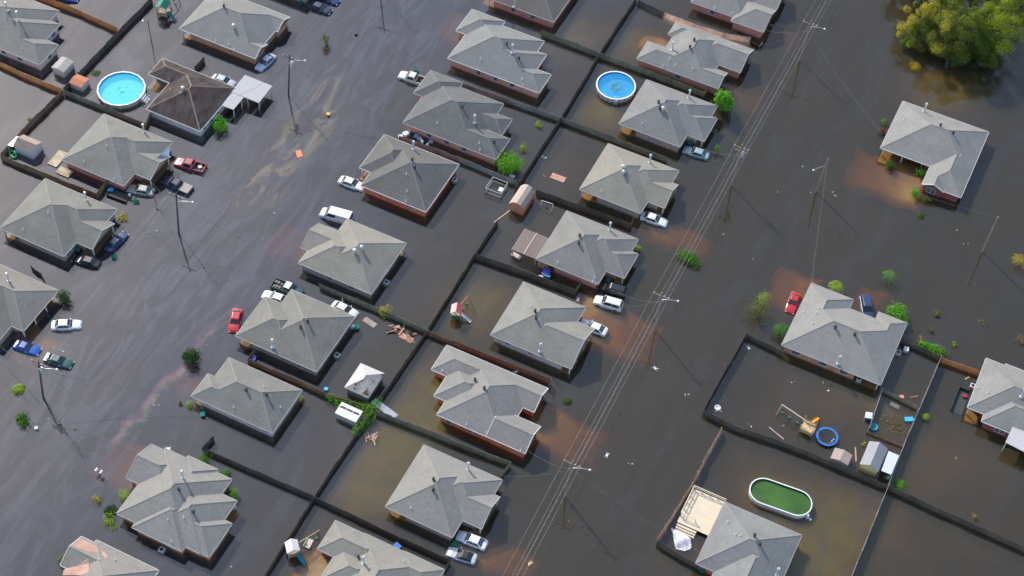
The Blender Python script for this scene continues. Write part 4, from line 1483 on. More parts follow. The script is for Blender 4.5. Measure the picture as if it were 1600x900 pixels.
twist('twisted telephone cable slung low along the right street poles, upper span', PT['p5']['comm'], PT['p6']['comm'], .4, .02)
twist('twisted telephone cable slung low along the right street poles, middle span', PT['p6']['comm'], PT['p7']['comm'], .4, .02)
twist('twisted telephone cable slung low along the right street poles, lower span', PT['p7']['comm'], PT['p8']['comm'], .4, .02)
d_ = PT['p8']['comm'] - PT['p7']['comm']
twist('twisted telephone cable running to the bottom edge from the lowest pole', PT['p8']['comm'], PT['p8']['comm'] + d_, .4, .02)
twist('twisted telephone cable running to the top edge from the uppermost right pole', PT['p5']['comm'], PT['p5']['comm'] - d_, .4, .02)
twist('twisted cable along the left street, upper span', PT['p1']['comm'], PT['p2']['comm'], .4, .013)
twist('twisted cable along the left street, lower span', PT['p2']['comm'], PT['p3']['comm'], .4, .013)
for k, q, z, lb in [('p5', (1196, 47), 2.4, 'service cable from the top right pole to the top edge brick house'), ('p5', (1188, 70), 2.4, 'service cable from the top right pole to the rosy brick house'), ('p5', (1377, 208), 2.8, 'service cable crossing the water to the lone maroon house'),
                    ('p6', (1049, 258), 2.6, 'service cable to the tan house with turbines'), ('p6', (1100, 232), 2.3, 'service cable passing above the pale teal sedan'), ('p7', (968, 458), 2.4, 'service cable passing above the black SUV'),
                    ('p7', (915, 481), 2.3, 'service cable to the pink brick house'), ('p8', (784, 744), 2.3, 'service cable to the grey house near the bottom'), ('p8', (826, 705), 2.3, 'service cable to the red courtyard house'),
                    ('p8', (1092, 862), 2.4, 'service cable crossing down to the house with the deck'), ('p1', (370, 150), 2.4, 'service cable to the brown roofed house'), ('p1', (635, 200), 2.4, 'service cable crossing the left street to the junk yard house'),
                    ('p2', (197, 318), 2.4, 'service cable above the utility trailer'), ('p2', (236, 284), 2.4, 'service cable to the torn gable house'), ('p2', (470, 418), 2.4, 'service cable crossing the left street to the taupe house with turbines'),
                    ('p3', (0, 541), 3.0, 'service cable to the left edge house'), ('p3', (-6, 566), 3.0, 'lower service cable leaving at the left edge'), ('p3', (314, 623), 2.6, 'service cable crossing the left street to the pale pink house'),
                    ('p3', (238, 697), 2.6, 'service cable crossing to the large brown brick house')]:
    twist(lb, PT[k]['drop'], G(*q, z), .7)
twist('service cable from the transformer pole to the bare lamp pole', PT['p6']['drop'], PT['p9']['top'], .6)
twist('service cable from the bare lamp pole down to the brick house roof', PT['p9']['top'], G(1268, 443, 3.0), .3)
twist('service cable between the two bare poles past the lone house', PT['p9']['top'], PT['p10']['top'], .8)
# small lamp post by the green playset
r_ = thing('lamp_post', 'thin dark lamp post with a white globe behind the brown roof', 'lamp post', tuple(G(238, 72)))
s = MB(); s.cyl((0, 0, -1), (0, 0, 6.2), .09, .07, n=8); s.build('shaft', poledark, r_)
s = MB(); s.bar((0, 0, 6.0), (-.7, -.25, 6.1), .06); s.build('lamp_arm', poledark, r_)
s = MB(); s.ball((-.85, -.3, 6.1), .24, 10, .7); s.build('lamp_head', MT['whitepvc'], r_)
r_ = thing('sign_post', 'short dark sign post in front of the tan sedan', 'sign post', tuple(G(243, 314)))
s = MB(); s.cyl((0, 0, -1), (0, 0, 2.3), .05, n=6); s.build('shaft', poledark, r_)
s = MB(); s.box(-.3, .3, -.02, .02, 1.9, 2.5); s.build('sign_plate', poledark, r_)
# ------------------------------------------------------------------ pools
linb = M('pool_liner_blue', (0.06, 0.42, 0.80), 0.4, 0.06, 1.0)
poolwall = M('pool_wall_panel', (0.55, 0.52, 0.48), 0.5, 0.12, 1.5)
poolrim = M('pool_rim_white', (0.80, 0.80, 0.80), 0.4, 0.04, 2)


def pool_water(name, deep, dirt, thr, alpha=.55, dirtscale=1.3):
    m = bpy.data.materials.new(name)
    m.use_nodes = True
    n_, l_ = m.node_tree.nodes, m.node_tree.links
    b = n_['Principled BSDF']
    g_ = n_.new('ShaderNodeNewGeometry')
    t = n_.new('ShaderNodeTexNoise'); t.inputs['Scale'].default_value = dirtscale; t.inputs['Detail'].default_value = 5
    l_.new(g_.outputs['Position'], t.inputs['Vector'])
    r = n_.new('ShaderNodeMapRange'); r.inputs['From Min'].default_value = thr; r.inputs['From Max'].default_value = thr + .06
    l_.new(t.outputs['Fac'], r.inputs['Value'])
    # leaves gather near the middle
    tc = n_.new('ShaderNodeTexCoord')
    le = n_.new('ShaderNodeVectorMath'); le.operation = 'LENGTH'; l_.new(tc.outputs['Object'], le.inputs[0])
    r2 = n_.new('ShaderNodeMapRange'); r2.inputs['From Min'].default_value = .8; r2.inputs['From Max'].default_value = 2.6; r2.inputs['To Min'].default_value = 1; r2.inputs['To Max'].default_value = 0
    l_.new(le.outputs['Value'], r2.inputs['Value'])
    mu = n_.new('ShaderNodeMath'); mu.operation = 'MULTIPLY'; l_.new(r.outputs[0], mu.inputs[0]); l_.new(r2.outputs[0], mu.inputs[1])
    mx = n_.new('ShaderNodeMix'); mx.data_type = 'RGBA'; mx.inputs['A'].default_value = (*deep, 1); mx.inputs['B'].default_value = (*dirt, 1)
    l_.new(mu.outputs[0], mx.inputs['Factor'])
    l_.new(mx.outputs['Result'], b.inputs['Base Color'])
    b.inputs['Roughness'].default_value = .08
    b.inputs['IOR'].default_value = 1.33
    al = n_.new('ShaderNodeMath'); al.operation = 'MAXIMUM'; l_.new(mu.outputs[0], al.inputs[0]); al.inputs[1].default_value = alpha
    l_.new(al.outputs[0], b.inputs['Alpha'])
    return m


def round_pool(label, c, r, h, liner, floor, water, n=18, steps=None):
    p = G(*c, h)
    root = thing('round_pool', label, 'pool', (p.x, p.y, 0), 0, 'above ground pools')
    s = MB(); s.lathe([(r, -1.0), (r, h - .03)], (0, 0, 0), n); s.build('wall', poolwall, root)
    s = MB(); s.lathe([(r - .06, h - .03), (r - .06, .03), (0.01, .02)], (0, 0, 0), n); s.build('liner', liner, root)
    s = MB(); s.lathe([(r - .2, .04), (.01, .05)], (0, 0, 0), n); s.build('floor', floor, root)
    s = MB(); s.lathe([(r + .10, h - .06), (r + .10, h), (r - .16, h + .01), (r - .16, h - .05)], (0, 0, 0), n); s.build('rim', poolrim, root)
    s = MB(); s.lathe([(r - .065, h - .22), (.005, h - .22)], (0, 0, 0), 32); s.build('pool_water', water, root)
    for k in range(n):
        t = 2 * PI * k / n
        s = MB(); s.box(-.05, .05, -.04, .04, -1, h - .07)
        o = s.build('upright', poolrim, root, ((r + .06) * math.cos(t), (r + .06) * math.sin(t), 0)); o.rotation_euler = (0, 0, t)
    return root, p


fl1 = M('pool_floor_cyan', (0.22, 0.86, 0.95), 0.5, 0.05, 2)
fl2 = M('pool_floor_azure', (0.10, 0.52, 0.85), 0.5, 0.05, 2)
w1 = pool_water('pool_water_cyan', (0.10, 0.72, 0.90), (0.05, 0.14, 0.12), .57, .5)
w2 = pool_water('pool_water_azure', (0.05, 0.42, 0.80), (0.10, 0.16, 0.05), .47, .5, 1.6)
rp, pc = round_pool('large round pool with bright cyan water and white steps', (189.5, 138), 4.2, .95, linb, fl1, w1)
s = MB()
for k in range(4):
    s.box(3.9 + .38 * k, 4.25 + .38 * k, -.6, .6, -.6, 1.0 - .27 * k)
for sg in (-.62, .62):
    s.bar((3.6, sg, 1.5), (5.4, sg, .8), .07); s.bar((3.6, sg, .7), (3.6, sg, 1.5), .07); s.bar((4.6, sg, .5), (4.6, sg, 1.15), .07)
o = s.build('steps', poolrim, rp); o.rotation_euler = (0, 0, .05)
r2_, pc = round_pool('smaller round pool with blue water and a clump of leaves', (962.5, 133), 3.55, 1.0, linb, fl2, w2, 22)
s = MB()
for sg in (-.28, .28):
    s.bar((3.45, sg, .2), (3.55, sg, 1.7), .07); s.bar((3.9, sg, -.6), (3.75, sg, 1.7), .07); s.bar((3.5, sg, 1.7), (3.8, sg, 1.7), .07)
for z in (.0, .35, .7, 1.05): s.bar((3.86, -.28, z), (3.86, .28, z), .06)
o = s.build('ladder', poolrim, r2_); o.rotation_euler = (0, 0, -1.15)
# oval pool
a, b = G(1175, 770, .9), G(1266, 795, .9)
cpt = (G(1220, 776, .9))
ln, hw = 2.55, 2.25
root = thing('oval_pool', 'oval pool of green algae water with a white rim', 'pool', (cpt.x, cpt.y, 0), .08)


def stad(r):
    P = [(ln + r * math.cos(t), r * math.sin(t)) for t in [(-.5 + k / 10) * PI for k in range(11)]]
    return P + [(-x, -y) for x, y in P]


def ringmesh(specs):
    s = MB(); secs = [[(x, y, z) for x, y in stad(r)] for r, z in specs]
    m_ = len(secs[0])
    for q in secs: s.v += q
    for i in range(len(secs) - 1):
        for j in range(m_):
            s.f.append((i * m_ + j, i * m_ + (j + 1) % m_, (i + 1) * m_ + (j + 1) % m_, (i + 1) * m_ + j)); s.m.append(0)
    return s


ringmesh([(hw, -1), (hw, .87)]).build('wall', poolrim, root)
ringmesh([(hw + .06, .84), (hw + .06, .9), (hw - .12, .91), (hw - .12, .84)]).build('rim', poolrim, root)
ringmesh([(hw - .05, .86), (hw - .05, .03)]).build('liner', M('algae_liner', (.03, .07, .03), .6), root)
s = MB(); s.poly([(x, y, .58) for x, y in stad(hw - .06)])
s.build('pool_water', M('algae_water', (0.058, 0.135, 0.024), 0.12, 0.05, .4, 0.22, 0.3, spec=.5), root)
for k in range(-4, 5):
    s = MB(); s.box(k * .64 - .05, k * .64 + .05, -hw - .1, -hw - .02, -1, .84); s.build('upright', poolrim, root)
s = MB(); s.cyl((0, 0, -.5), (0, 0, .5), .28, n=10); s.ball((0, 0, .55), .26, 10); s.cyl((.5, -.2, -.5), (.5, -.2, .2), .2, n=8); s.build('pump', MT['whitepvc'], root, (ln + 2.1, -1.35, 0))

# ------------------------------------------------------------------ sheds, decks and covers
def rect_px(T=None, R=None, B=None, L=None, z=1.6):
    xs0 = [G(*p, z).x for p in (L, T) if p]; xs1 = [G(*p, z).x for p in (R, B) if p]
    ys0 = [G(*p, z).y for p in (L, B) if p]; ys1 = [G(*p, z).y for p in (T, R) if p]
    m_ = lambda v: sum(v) / len(v)
    return m_(xs0), m_(xs1), m_(ys0), m_(ys1)


def shed(label, rect, z, rise, axis, wallm, roofm, door=None, gambrel=False, roof2=None, ov=.12):
    x0, x1, y0, y1 = rect
    cx, cy = (x0 + x1) / 2, (y0 + y1) / 2
    w_, d_ = (x1 - x0) / 2, (y1 - y0) / 2
    root = thing('garden_shed', label, 'shed', (cx, cy, 0), 0, 'garden sheds')
    W2, D2 = w_ - ov, d_ - ov
    s = MB()
    if axis == 'y':
        prof = [(-1, 0), (0, rise), (1, 0)] if not gambrel else [(-1, 0), (-.55, rise * .75), (0, rise), (.55, rise * .75), (1, 0)]
        for sy in (-1, 1):
            s.poly([(-W2, sy * D2, -1), (W2, sy * D2, -1)] + [(u * W2, sy * D2, z - .03 + h_) for u, h_ in reversed(prof)])
        for sx in (-1, 1): s.poly([(sx * W2, -D2, -1), (sx * W2, D2, -1), (sx * W2, D2, z), (sx * W2, -D2, z)])
    else:
        prof = [(-1, 0), (0, rise), (1, 0)]
        for sx in (-1, 1):
            s.poly([(sx * W2, -D2, -1), (sx * W2, D2, -1)] + [(sx * W2, u * D2, z - .03 + h_) for u, h_ in reversed(prof)])
        for sy in (-1, 1): s.poly([(-W2, sy * D2, -1), (W2, sy * D2, -1), (W2, sy * D2, z), (-W2, sy * D2, z)])
    s.build('wall', wallm, root)
    for i, ((u0, h0), (u1, h1)) in enumerate(zip(prof[:-1], prof[1:])):
        s = MB()
        if axis == 'y': q = [(u0 * w_, -d_, z + h0), (u1 * w_, -d_, z + h1), (u1 * w_, d_, z + h1), (u0 * w_, d_, z + h0)]
        else: q = [(-w_, u0 * d_, z + h0), (w_, u0 * d_, z + h0), (w_, u1 * d_, z + h1), (-w_, u1 * d_, z + h1)]
        s.poly(q); s.poly([(a[0], a[1], a[2] - .05) for a in q][::-1])
        for k in range(4):
            p, q2 = q[k], q[(k + 1) % 4]
            s.poly([p, q2, (q2[0], q2[1], q2[2] - .05), (p[0], p[1], p[2] - .05)])
        s.build('roof_slope', (roof2 if roof2 and i >= len(prof) // 2 else roofm), root)
    if door:
        s = MB(); s.box(-door / 2, door / 2, -D2 - .03, -D2 - .005, -.8, z - .35); s.build('door', MT['trim'], root)
        s = MB(); s.box(-.05, .05, -D2 - .06, -D2 - .032, .3, .4); s.build('handle', blackp, root)
    return root


cream = M('shed_cream_panel', (.62, .59, .52), .6, .08, 2); rbeige = M('shed_roof_beige', (.40, .375, .32), .8, .12, 2, .1, .8)
shed('cream metal shed with a beige roof in the upper left corner yard', rect_px((96, 88.7), (116, 96), (98.7, 113.3), (80, 104.7), 1.6), 1.6, .35, 'y', cream, rbeige)
shed('small cream shed with an orange roof beside the large round pool', rect_px((120, 116), (140, 122.5), (127.5, 137.5), (107.5, 128.7), 1.3), 1.3, .3, 'x', cream, M('shed_roof_orange', (.52, .17, .08), .7, .15, 2))
shed('white shed with a brown roof in the fence corner at left', rect_px((35.6, 210), (66.7, 222), (50, 239), (20.6, 229), 1.7), 1.7, .75, 'x', M('shed_white_wall', (.62, .64, .68), .7, .06, 2), M('shed_roof_brown', (.24, .185, .155), .85, .2, 2), roof2=M('shed_roof_brown_lit', (.40, .30, .23), .85, .15, 2))  # sunward slope gets a lighter copy, sunlight painted into the brown
a = G(26, 212, 1.5); b = G(20, 229, 1.5)
r_ = thing('lean_to', 'bright white lean-to roof on the left of the white shed', 'lean-to', (a.x, a.y, 0))
s = MB(); q = [G(26, 212.5, 1.6), G(30, 213.5, 1.75), G(20, 229.5, 1.75), G(11.7, 226.7, 1.5)]
s.poly([p - a + Vector((0, 0, a.z)) for p in q]); s.poly([p - a + Vector((0, 0, a.z - .05)) for p in q][::-1]); s.build('roof_sheet', MT['whitepvc'], r_)
s = MB(); s.bar(q[3] - a + Vector((0, 0, a.z)), Vector((q[3].x - a.x, q[3].y - a.y, -1)), .08); s.build('post', MT['trim'], r_)
shed('orange plywood shed with a pale gambrel roof by the rear fence', rect_px((812.8, 290), (837.8, 299), (817.8, 325.5), (795, 320), 1.7), 1.7, .95, 'y', M('shed_orange_ply', (.66, .27, .14), .8, .1, 1.5), M('shed_roof_pinkish', (.52, .40, .33), .85, .12, 3), gambrel=True, roof2=M('shed_roof_pinkish_shade', (.38, .32, .27), .85, .12, 3))  # east slopes darker: shade painted into the roof colour
shed('small low shed with a pinkish tan roof beside the trampoline', rect_px((1305, 700), (1332.5, 710.8), (1325, 726.7), (1296.7, 715.8), 1.2), 1.2, .45, 'y', cream, M('shed_roof_rose', (.40, .31, .27), .85, .12, 3))
shed('yellow shed with a grey gable roof near the pale fence', rect_px((1357.5, 688.7), (1388.3, 701.7), (1371.7, 735.8), (1343.7, 726.7), 1.9), 1.9, .8, 'y', M('shed_yellow_wall', (.72, .56, .24), .7, .08, 2), M('shed_roof_grey', (.33, .33, .34), .85, .15, 3), roof2=M('shed_roof_grey_shade', (.27, .27, .29), .85, .15, 3))  # darker copy on the east slope, its shade painted in


def flat_cover(name, label, cat, quad, thick, mat, posts, ribs=0, postmat=None):
    """sheet roof on posts; quad = four photo points with heights"""
    q = [G(x, y, z) for x, y, z in quad]
    o = sum(q, Vector()) / 4
    o.z = 0
    root = thing(name, label, cat, tuple(o))
    q = [p - o for p in q]
    s = MB(); s.poly(q); s.poly([p - Vector((0, 0, thick)) for p in q][::-1])
    for k in range(4):
        s.poly([q[k], q[(k + 1) % 4], q[(k + 1) % 4] - Vector((0, 0, thick)), q[k] - Vector((0, 0, thick))])
    ro = s.build('roof_sheet', mat, root)
    for k in range(ribs):
        t = (k + .5) / ribs
        s = MB(); s.bar(q[0].lerp(q[3], t) + Vector((0, 0, .02)), q[1].lerp(q[2], t) + Vector((0, 0, .02)), .05, .05); s.build('rib', mat, ro)
    for (u, v) in posts:
        p = q[0].lerp(q[1], u).lerp(q[3].lerp(q[2], u), v)
        s = MB(); s.box(p.x - .06, p.x + .06, p.y - .06, p.y + .06, -1.2, p.z - thick); s.build('post', postmat or MT['trim'], root)
    return root


wsheet = M('corrugated_white', (.58, .57, .56), .5, .05, 2)
flat_cover('carport', 'white corrugated carport beside the brown roofed house', 'carport', [(382.6, 117, 2.1), (425.4, 134.1, 1.95), (404.4, 160.9, 1.95), (361.5, 143.5, 2.1)], .12, wsheet, [(.97, .06), (.97, .94), (.55, .94)], 22)
flat_cover('carport', 'narrow white corrugated roof joining the carport to the brown roofed house', 'carport', [(361.3, 144.2, 2.05), (380.8, 152.0, 1.98), (364.7, 171.3, 1.95), (346.8, 164.6, 2.05)], .10, wsheet, [(.95, .95), (.95, .2)], 14)
flat_cover('lean_to', 'white metal lean-to beside the yellow shed', 'lean-to', [(1388.5, 704.5, 1.9), (1405, 711.7, 1.6), (1392.5, 741.7, 1.6), (1377, 735.3, 1.9)], .06, M('lean_to_white', (.74, .77, .80), .4, .05, 2), [(.95, .95), (.95, .05)])
flat_cover('patio_cover', 'white metal patio cover at the right edge', 'patio cover', [(1582, 667, 2.6), (1625, 683, 2.6), (1612, 712, 2.5), (1571, 691, 2.5)], .1, wsheet, [(.03, .97), (.03, .1)], 12)
# burnt hip roofed outbuilding and the white shed with open roof strip
burnt = M('charred_shingle', (.33, .31, .295), .9, .25, 3, .2, .8, col2=(.06, .04, .03), thr=(.6, .54, .62))
MT['burnt'] = burnt
MT['tarp_white'] = M('bleached_shingle', (.56, .53, .49), .85, .08, 3)
x0, x1, y0, y1 = rect_px((563, 567), (600.3, 583), (576.2, 623.5), (538.6, 605), 1.9)
root = thing('outbuilding', 'small outbuilding with a half bleached half charred hip roof', 'outbuilding', ((x0 + x1) / 2, (y0 + y1) / 2, 0))
Bk = Block(x0, x1, y0, y1)
Bk.z = 1.9
Bk = Block(x0, x1, y0, y1, '', -.1, .42)
ox, oy = (x0 + x1) / 2, (y0 + y1) / 2
for side, mat in (('-x', 'tarp_white'), ('+y', 'tarp_white'), ('+x', 'burnt'), ('-y', 'burnt')):
    P = Bk.pl[side]; poly = Bk.rect()
    for j, Qp in Bk.pl.items():
        if j != side: poly = clip(poly, Qp[0] - P[0], Qp[1] - P[1], Qp[2] - P[2])
    s = MB(); s.poly([(x - ox, y - oy, P[0] * x + P[1] * y + P[2]) for x, y in poly]); s.build('roof_slope', MT[mat], root)
s = MB(); s.box(x0 - ox + .3, x1 - ox - .3, y0 - oy + .3, y1 - oy - .3, -1.2, 1.85); s.build('wall', M('outbuilding_wall', (.20, .19, .17), .8, .15, 2), root)
s = MB(); s.box(x0 - ox, x1 - ox, y0 - oy, y1 - oy, 1.80, 1.88); s.build('eave_board', MT['trim_grey'], root)
x0, x1, y0, y1 = rect_px((531.9, 630.8), (568.4, 640.9), (556, 659.6), (523.6, 645.3), 1.4)
root = thing('garden_shed', 'white flat roofed shed with a dark slot beside the vines', 'shed', ((x0 + x1) / 2, (y0 + y1) / 2, 0), 0, 'garden sheds')
w_, d_ = (x1 - x0) / 2, (y1 - y0) / 2
s = MB(); s.box(-w_ + .08, w_ - .08, -d_ + .08, d_ - .08, -1, 1.3); s.build('wall', cream, root)
s = MB(); s.poly([(-w_, -d_, 1.35), (w_, -d_, 1.35), (w_, d_, 1.55), (-w_, d_, 1.55)]); s.poly([(-w_, -d_, 1.28), (w_, -d_, 1.28), (w_, -d_, 1.35), (-w_, -d_, 1.35)]); s.poly([(w_, -d_, 1.28), (w_, d_, 1.28), (w_, d_, 1.55), (w_, -d_, 1.35)])
ro = s.build('roof', M('shed_roof_white', (.78, .76, .72), .6, .08, 2), root)
for u in (-.62, 0, .62):
    s = MB(); s.box(u * w_ - w_ * .27, u * w_ + w_ * .27, .18, .46, 1.44, 1.53); s.build('opening', blackp, ro)
for u in (-.62, 0.02, .66):
    s = MB(); s.box(u * w_ - w_ * .28, u * w_ + w_ * .28, -d_ + .04, -d_ + .075, -.6, 1.2); s.build('door', M('shed_door_tan', (.50, .44, .36), .7), root)


def deck(label, poly, z, mat, nm='wooden_deck', rail=None, board=.28):
    """boards laid along x over a rectangle, each one a piece"""
    x0, x1, y0, y1 = poly
    root = thing(nm, label, 'deck', (x0, y0, 0))
    k = max(1, int((y1 - y0) / board))
    mb = MB(); mb.box(0, x1 - x0, 0, (y1 - y0) / k - .008, z - .05, z)
    me = mb.mesh('deck_board', mat)
    for i in range(k):
        place('board', me, root, (0, (y1 - y0) * i / k, random.uniform(-.008, .008)))
    for (xa, ya, xb, yb) in rail or []:
        a, b = Vector((xa - x0, ya - y0, z)), Vector((xb - x0, yb - y0, z))
        nn = max(1, int((b - a).length / 1.2))
        s = MB(); s.bar(a + Vector((0, 0, .95)), b + Vector((0, 0, .95)), .12, .06); s.build('handrail', mat, root)
        for i in range(nn + 1):
            p = a.lerp(b, i / nn)
            s = MB(); s.box(p.x - .05, p.x + .05, p.y - .05, p.y + .05, -1, z + .95); s.build('rail_post', mat, root)
        s = MB(); s.bar(a + Vector((0, 0, .5)), b + Vector((0, 0, .5)), .05, .09); s.build('rail', mat, root)
    return root


pine = M('deck_pale_pine', (.74, .63, .46), .7, .07, 2, .06, .8, streak=(.5, 4, 1))
x0, x1, y0, y1 = rect_px((1082.2, 764), (1131, 783), (1109, 833), (1056.5, 820), .5)
deck('sunlit pale pine deck with railings on the west side of a house', (x0, 46.6, y0, y1), .55, pine, rail=[(x0 + .05, y1 - .05, 46.2, y1 - .05), (x0 + .05, y0 + 1.2, x0 + .05, y1 - .1), (x0 + .1, y0 + 1.2, x0 + 2.4, y0 + 1.2)])
s = MB(); st_ = thing('deck_steps', 'pale steps at the near corner of the sunlit pine deck', 'steps', (x0, y0 - .1, 0))
for k in range(3):
    s = MB(); s.box(.1, 3.2, -.35 * (k + 1), -.35 * k - .02, -.6, .42 - .18 * k); s.build('step', pine, st_)
x0, x1, y0, y1 = rect_px(None, (100, 243), (91, 262), (73, 255.5), .2)
deck('weathered timber deck with pale boards behind the torn gable house', (x0, x1, y0, y0 + 3.6), .18, M('deck_old_timber', (.50, .42, .28), .8, .2, 1.2, .2, .6, col2=(.45, .27, .16), thr=(.5, .5, .6)))
x0 = G(92, 263, .2).x; y0 = G(92, 263, .2).y
deck('narrow timber walk between the deck and the torn gable house', (x0, x0 + 2.6, y0 - 1.0, y0 + .6), .2, MATS['deck_old_timber'])

# pergola: beams, posts and single slats
pw = M('pergola_timber', (.46, .34, .29), .8, .15, 3)
x0, x1, y0, y1 = rect_px((820, 358), (856, 373.5), (837.5, 404.5), (800.5, 389.5), 1.9)
root = thing('pergola', 'slatted timber pergola behind the rosy brick house', 'pergola', (x0, y0, 0))
sl_m = MB(); sl_m.box(-.1, x1 - x0 + .1, -.055, .055, 1.9, 2.0); sl_me = sl_m.mesh('slat', pw)
for k in range(19): place('slat', sl_me, root, (0, (y1 - y0) * k / 18, 0))
for u in (0, .5, 1):
    s = MB(); xx = (x1 - x0) * u; s.box(xx - .06, xx + .06, -.15, y1 - y0 + .15, 2.0 if u == .5 else 1.72, 2.1 if u == .5 else 1.9); s.build('beam', pw if u != .5 else M('pergola_beam_pale', (.68, .60, .52), .7), root)
for u in (.02, .98):
    for v in (.02, .98):
        s = MB(); s.box((x1 - x0) * u - .07, (x1 - x0) * u + .07, (y1 - y0) * v - .07, (y1 - y0) * v + .07, -1, 1.75); s.build('post', pw, root)

# dog kennel cage and white swing frame
meshm = M('wire_mesh_metal', (.45, .46, .47), .4, .05, 4, metal=.5)
x0, x1, y0, y1 = rect_px((770, 277), (793, 285), (783, 303), (758.5, 294), 1.2)
root = thing('dog_kennel', 'open topped wire kennel with a white box inside', 'kennel', (x0, y0, 0))
for (a, b) in (((0, 0), (1, 0)), ((1, 0), (1, 1)), ((1, 1), (0, 1)), ((0, 1), (0, 0))):
    A = Vector(((x1 - x0) * a[0], (y1 - y0) * a[1], 0)); Bv = Vector(((x1 - x0) * b[0], (y1 - y0) * b[1], 0))
    s = MB(); s.bar(A + Vector((0, 0, 1.2)), Bv + Vector((0, 0, 1.2)), .08); s.bar(A + Vector((0, 0, .3)), Bv + Vector((0, 0, .3)), .05); s.bar(A - Vector((0, 0, 1)), A + Vector((0, 0, 1.2)), .07)
    for i in range(1, 12): s.bar(A.lerp(Bv, i / 12) - Vector((0, 0, .6)), A.lerp(Bv, i / 12) + Vector((0, 0, 1.2)), .018)
    s.build('mesh_panel', meshm, root)
p = G(783, 297, .3); s = MB(); s.box(-.4, .4, -.4, .4, -.5, .45); s.box(-.45, .45, -.45, .45, .45, .5)
tag(s.build('storage_box', MT['whitepvc'], None, (p.x, p.y, 0)), 'white plastic box inside the wire kennel', 'box')


def frame_swing(label, a, b, z, mat, legs=.6, swings=2, nm='swing_frame'):
    A, Bv = G(*a, z), G(*b, z)
    o = A.copy(); o.z = 0
    root = thing(nm, label, 'swing set', tuple(o))
    d = (Bv - A); d.z = 0
    side = Vector((-d.y, d.x, 0)).normalized() * legs
    s = MB(); s.cyl(Vector((0, 0, z)), d + Vector((0, 0, z)), .06, n=8); s.build('top_beam', mat, root)
    for e in (Vector(), d):
        for sg in (-1, 1):
            s = MB(); s.cyl(e + Vector((0, 0, z)), e + side * sg * 1.25 - Vector((0, 0, .8)), .05, n=6); s.build('leg', mat, root)
    for k in range(swings):
        p = d * ((k + 1) / (swings + 1))
        s = MB(); s.bar(p + Vector((-.15, 0, z)), p + Vector((-.15, 0, .25)), .025); s.bar(p + Vector((.15, 0, z)), p + Vector((.15, 0, .25)), .025); s.build('chain', meshm, root)
        s = MB(); s.box(p.x - .24, p.x + .24, p.y - .1, p.y + .1, .2, .26); s.build('swing_seat', blackp, root)
    return root


frame_swing('small white metal swing frame near the gambrel shed', (846, 313), (864, 319), 1.5, MT['trim'], .35, 1)
timber = M('playset_timber', (.42, .30, .20), .8, .15, 2)
redm = M('play_red', (.55, .10, .11), .6, .1, 2); redlitm = M('play_red_canvas_lit', (.72, .48, .42), .7, .08, 2); greenm = M('play_green', (.01, .22, .14), .6, .1, 2); tealm = M('play_teal', (.02, .28, .32), .5, .08, 2); orangem = M('play_orange', (.85, .38, .04), .5, .1, 2); whitec = M('play_white_canvas', (.75, .68, .68), .7, .06, 2)


def tower(label, px, rz, roofm, wallm, slidem, sdir, beam=None, h=1.9, size=.85, nm='playset', roofm2=None, slen=2.2):
    p = G(*px)
    root = thing(nm, label, 'playset', (p.x, p.y, 0), rz, 'backyard playsets')
    for sx in (-1, 1):
        for sy in (-1, 1):
            s = MB(); s.box(sx * size - .06, sx * size + .06, sy * size - .06, sy * size + .06, -1, h); s.build('post', timber, root)
    s = MB(); s.box(-size, size, -size, size, .55, .63); s.build('platform', timber, root)
    if roofm:
        for sx in (-1, 1):
            s = MB(); q = [(sx * (size + .15), -size - .15, h), (sx * (size + .15), size + .15, h), (0, size + .15, h + .75), (0, -size - .15, h + .75)]
            s.poly(q); s.poly([(a, b, c - .04) for a, b, c in q][::-1]); s.build('roof_slope', roofm if sx < 0 or not roofm2 else roofm2, root)
    if wallm:
        s = MB(); s.box(-size, size, -size - .04, -size + .02, .3, 1.15); s.build('side_panel', wallm, root)
    if slidem:
        d = Vector((math.cos(sdir), math.sin(sdir), 0)); n_ = Vector((-d.y, d.x, 0)) * .28
        a0 = d * size; b0 = d * (size + slen)
        s = MB(); pts = [(a0, 1.15), (a0 + d * slen * .35, .85), (a0 + d * slen * .75, .3), (b0, .12)]
        for (u, zu), (v, zv) in zip(pts[:-1], pts[1:]):
            U, V = u + Vector((0, 0, zu)), v + Vector((0, 0, zv))
            s.poly([U - n_, V - n_, V + n_, U + n_])
            for sg in (-1, 1):
                s.poly([U + n_ * sg, V + n_ * sg, V + n_ * sg * 1.05 + Vector((0, 0, .16)), U + n_ * sg * 1.05 + Vector((0, 0, .16))])
        s.build('slide', slidem, root)
    if beam:
        bd, bl, bm, k = beam
        d = Vector((math.cos(bd), math.sin(bd), 0)); sd = Vector((-d.y, d.x, 0))
        s = MB(); s.bar(d * size + Vector((0, 0, h)), d * (size + bl) + Vector((0, 0, h)), .12, .14); s.build('swing_beam', bm, root)
        for sg in (-1, 1):
            s = MB(); s.bar(d * (size + bl) + Vector((0, 0, h)), d * (size + bl + .1) + sd * sg * 1.1 - Vector((0, 0, .8)), .1); s.build('beam_leg', bm, root)
        for i in range(k):
            q = d * (size + bl * (i + .7) / k)
            s = MB(); s.bar(q + d * .2 + Vector((0, 0, h)), q + d * .2 + Vector((0, 0, .3)), .03); s.bar(q - d * .2 + Vector((0, 0, h)), q - d * .2 + Vector((0, 0, .3)), .03); s.build('chain', meshm, root)
            s = MB(); s.box(q.x - .25, q.x + .25, q.y - .12, q.y + .12, .24, .31); s.build('swing_seat', greenm, root)
    return root


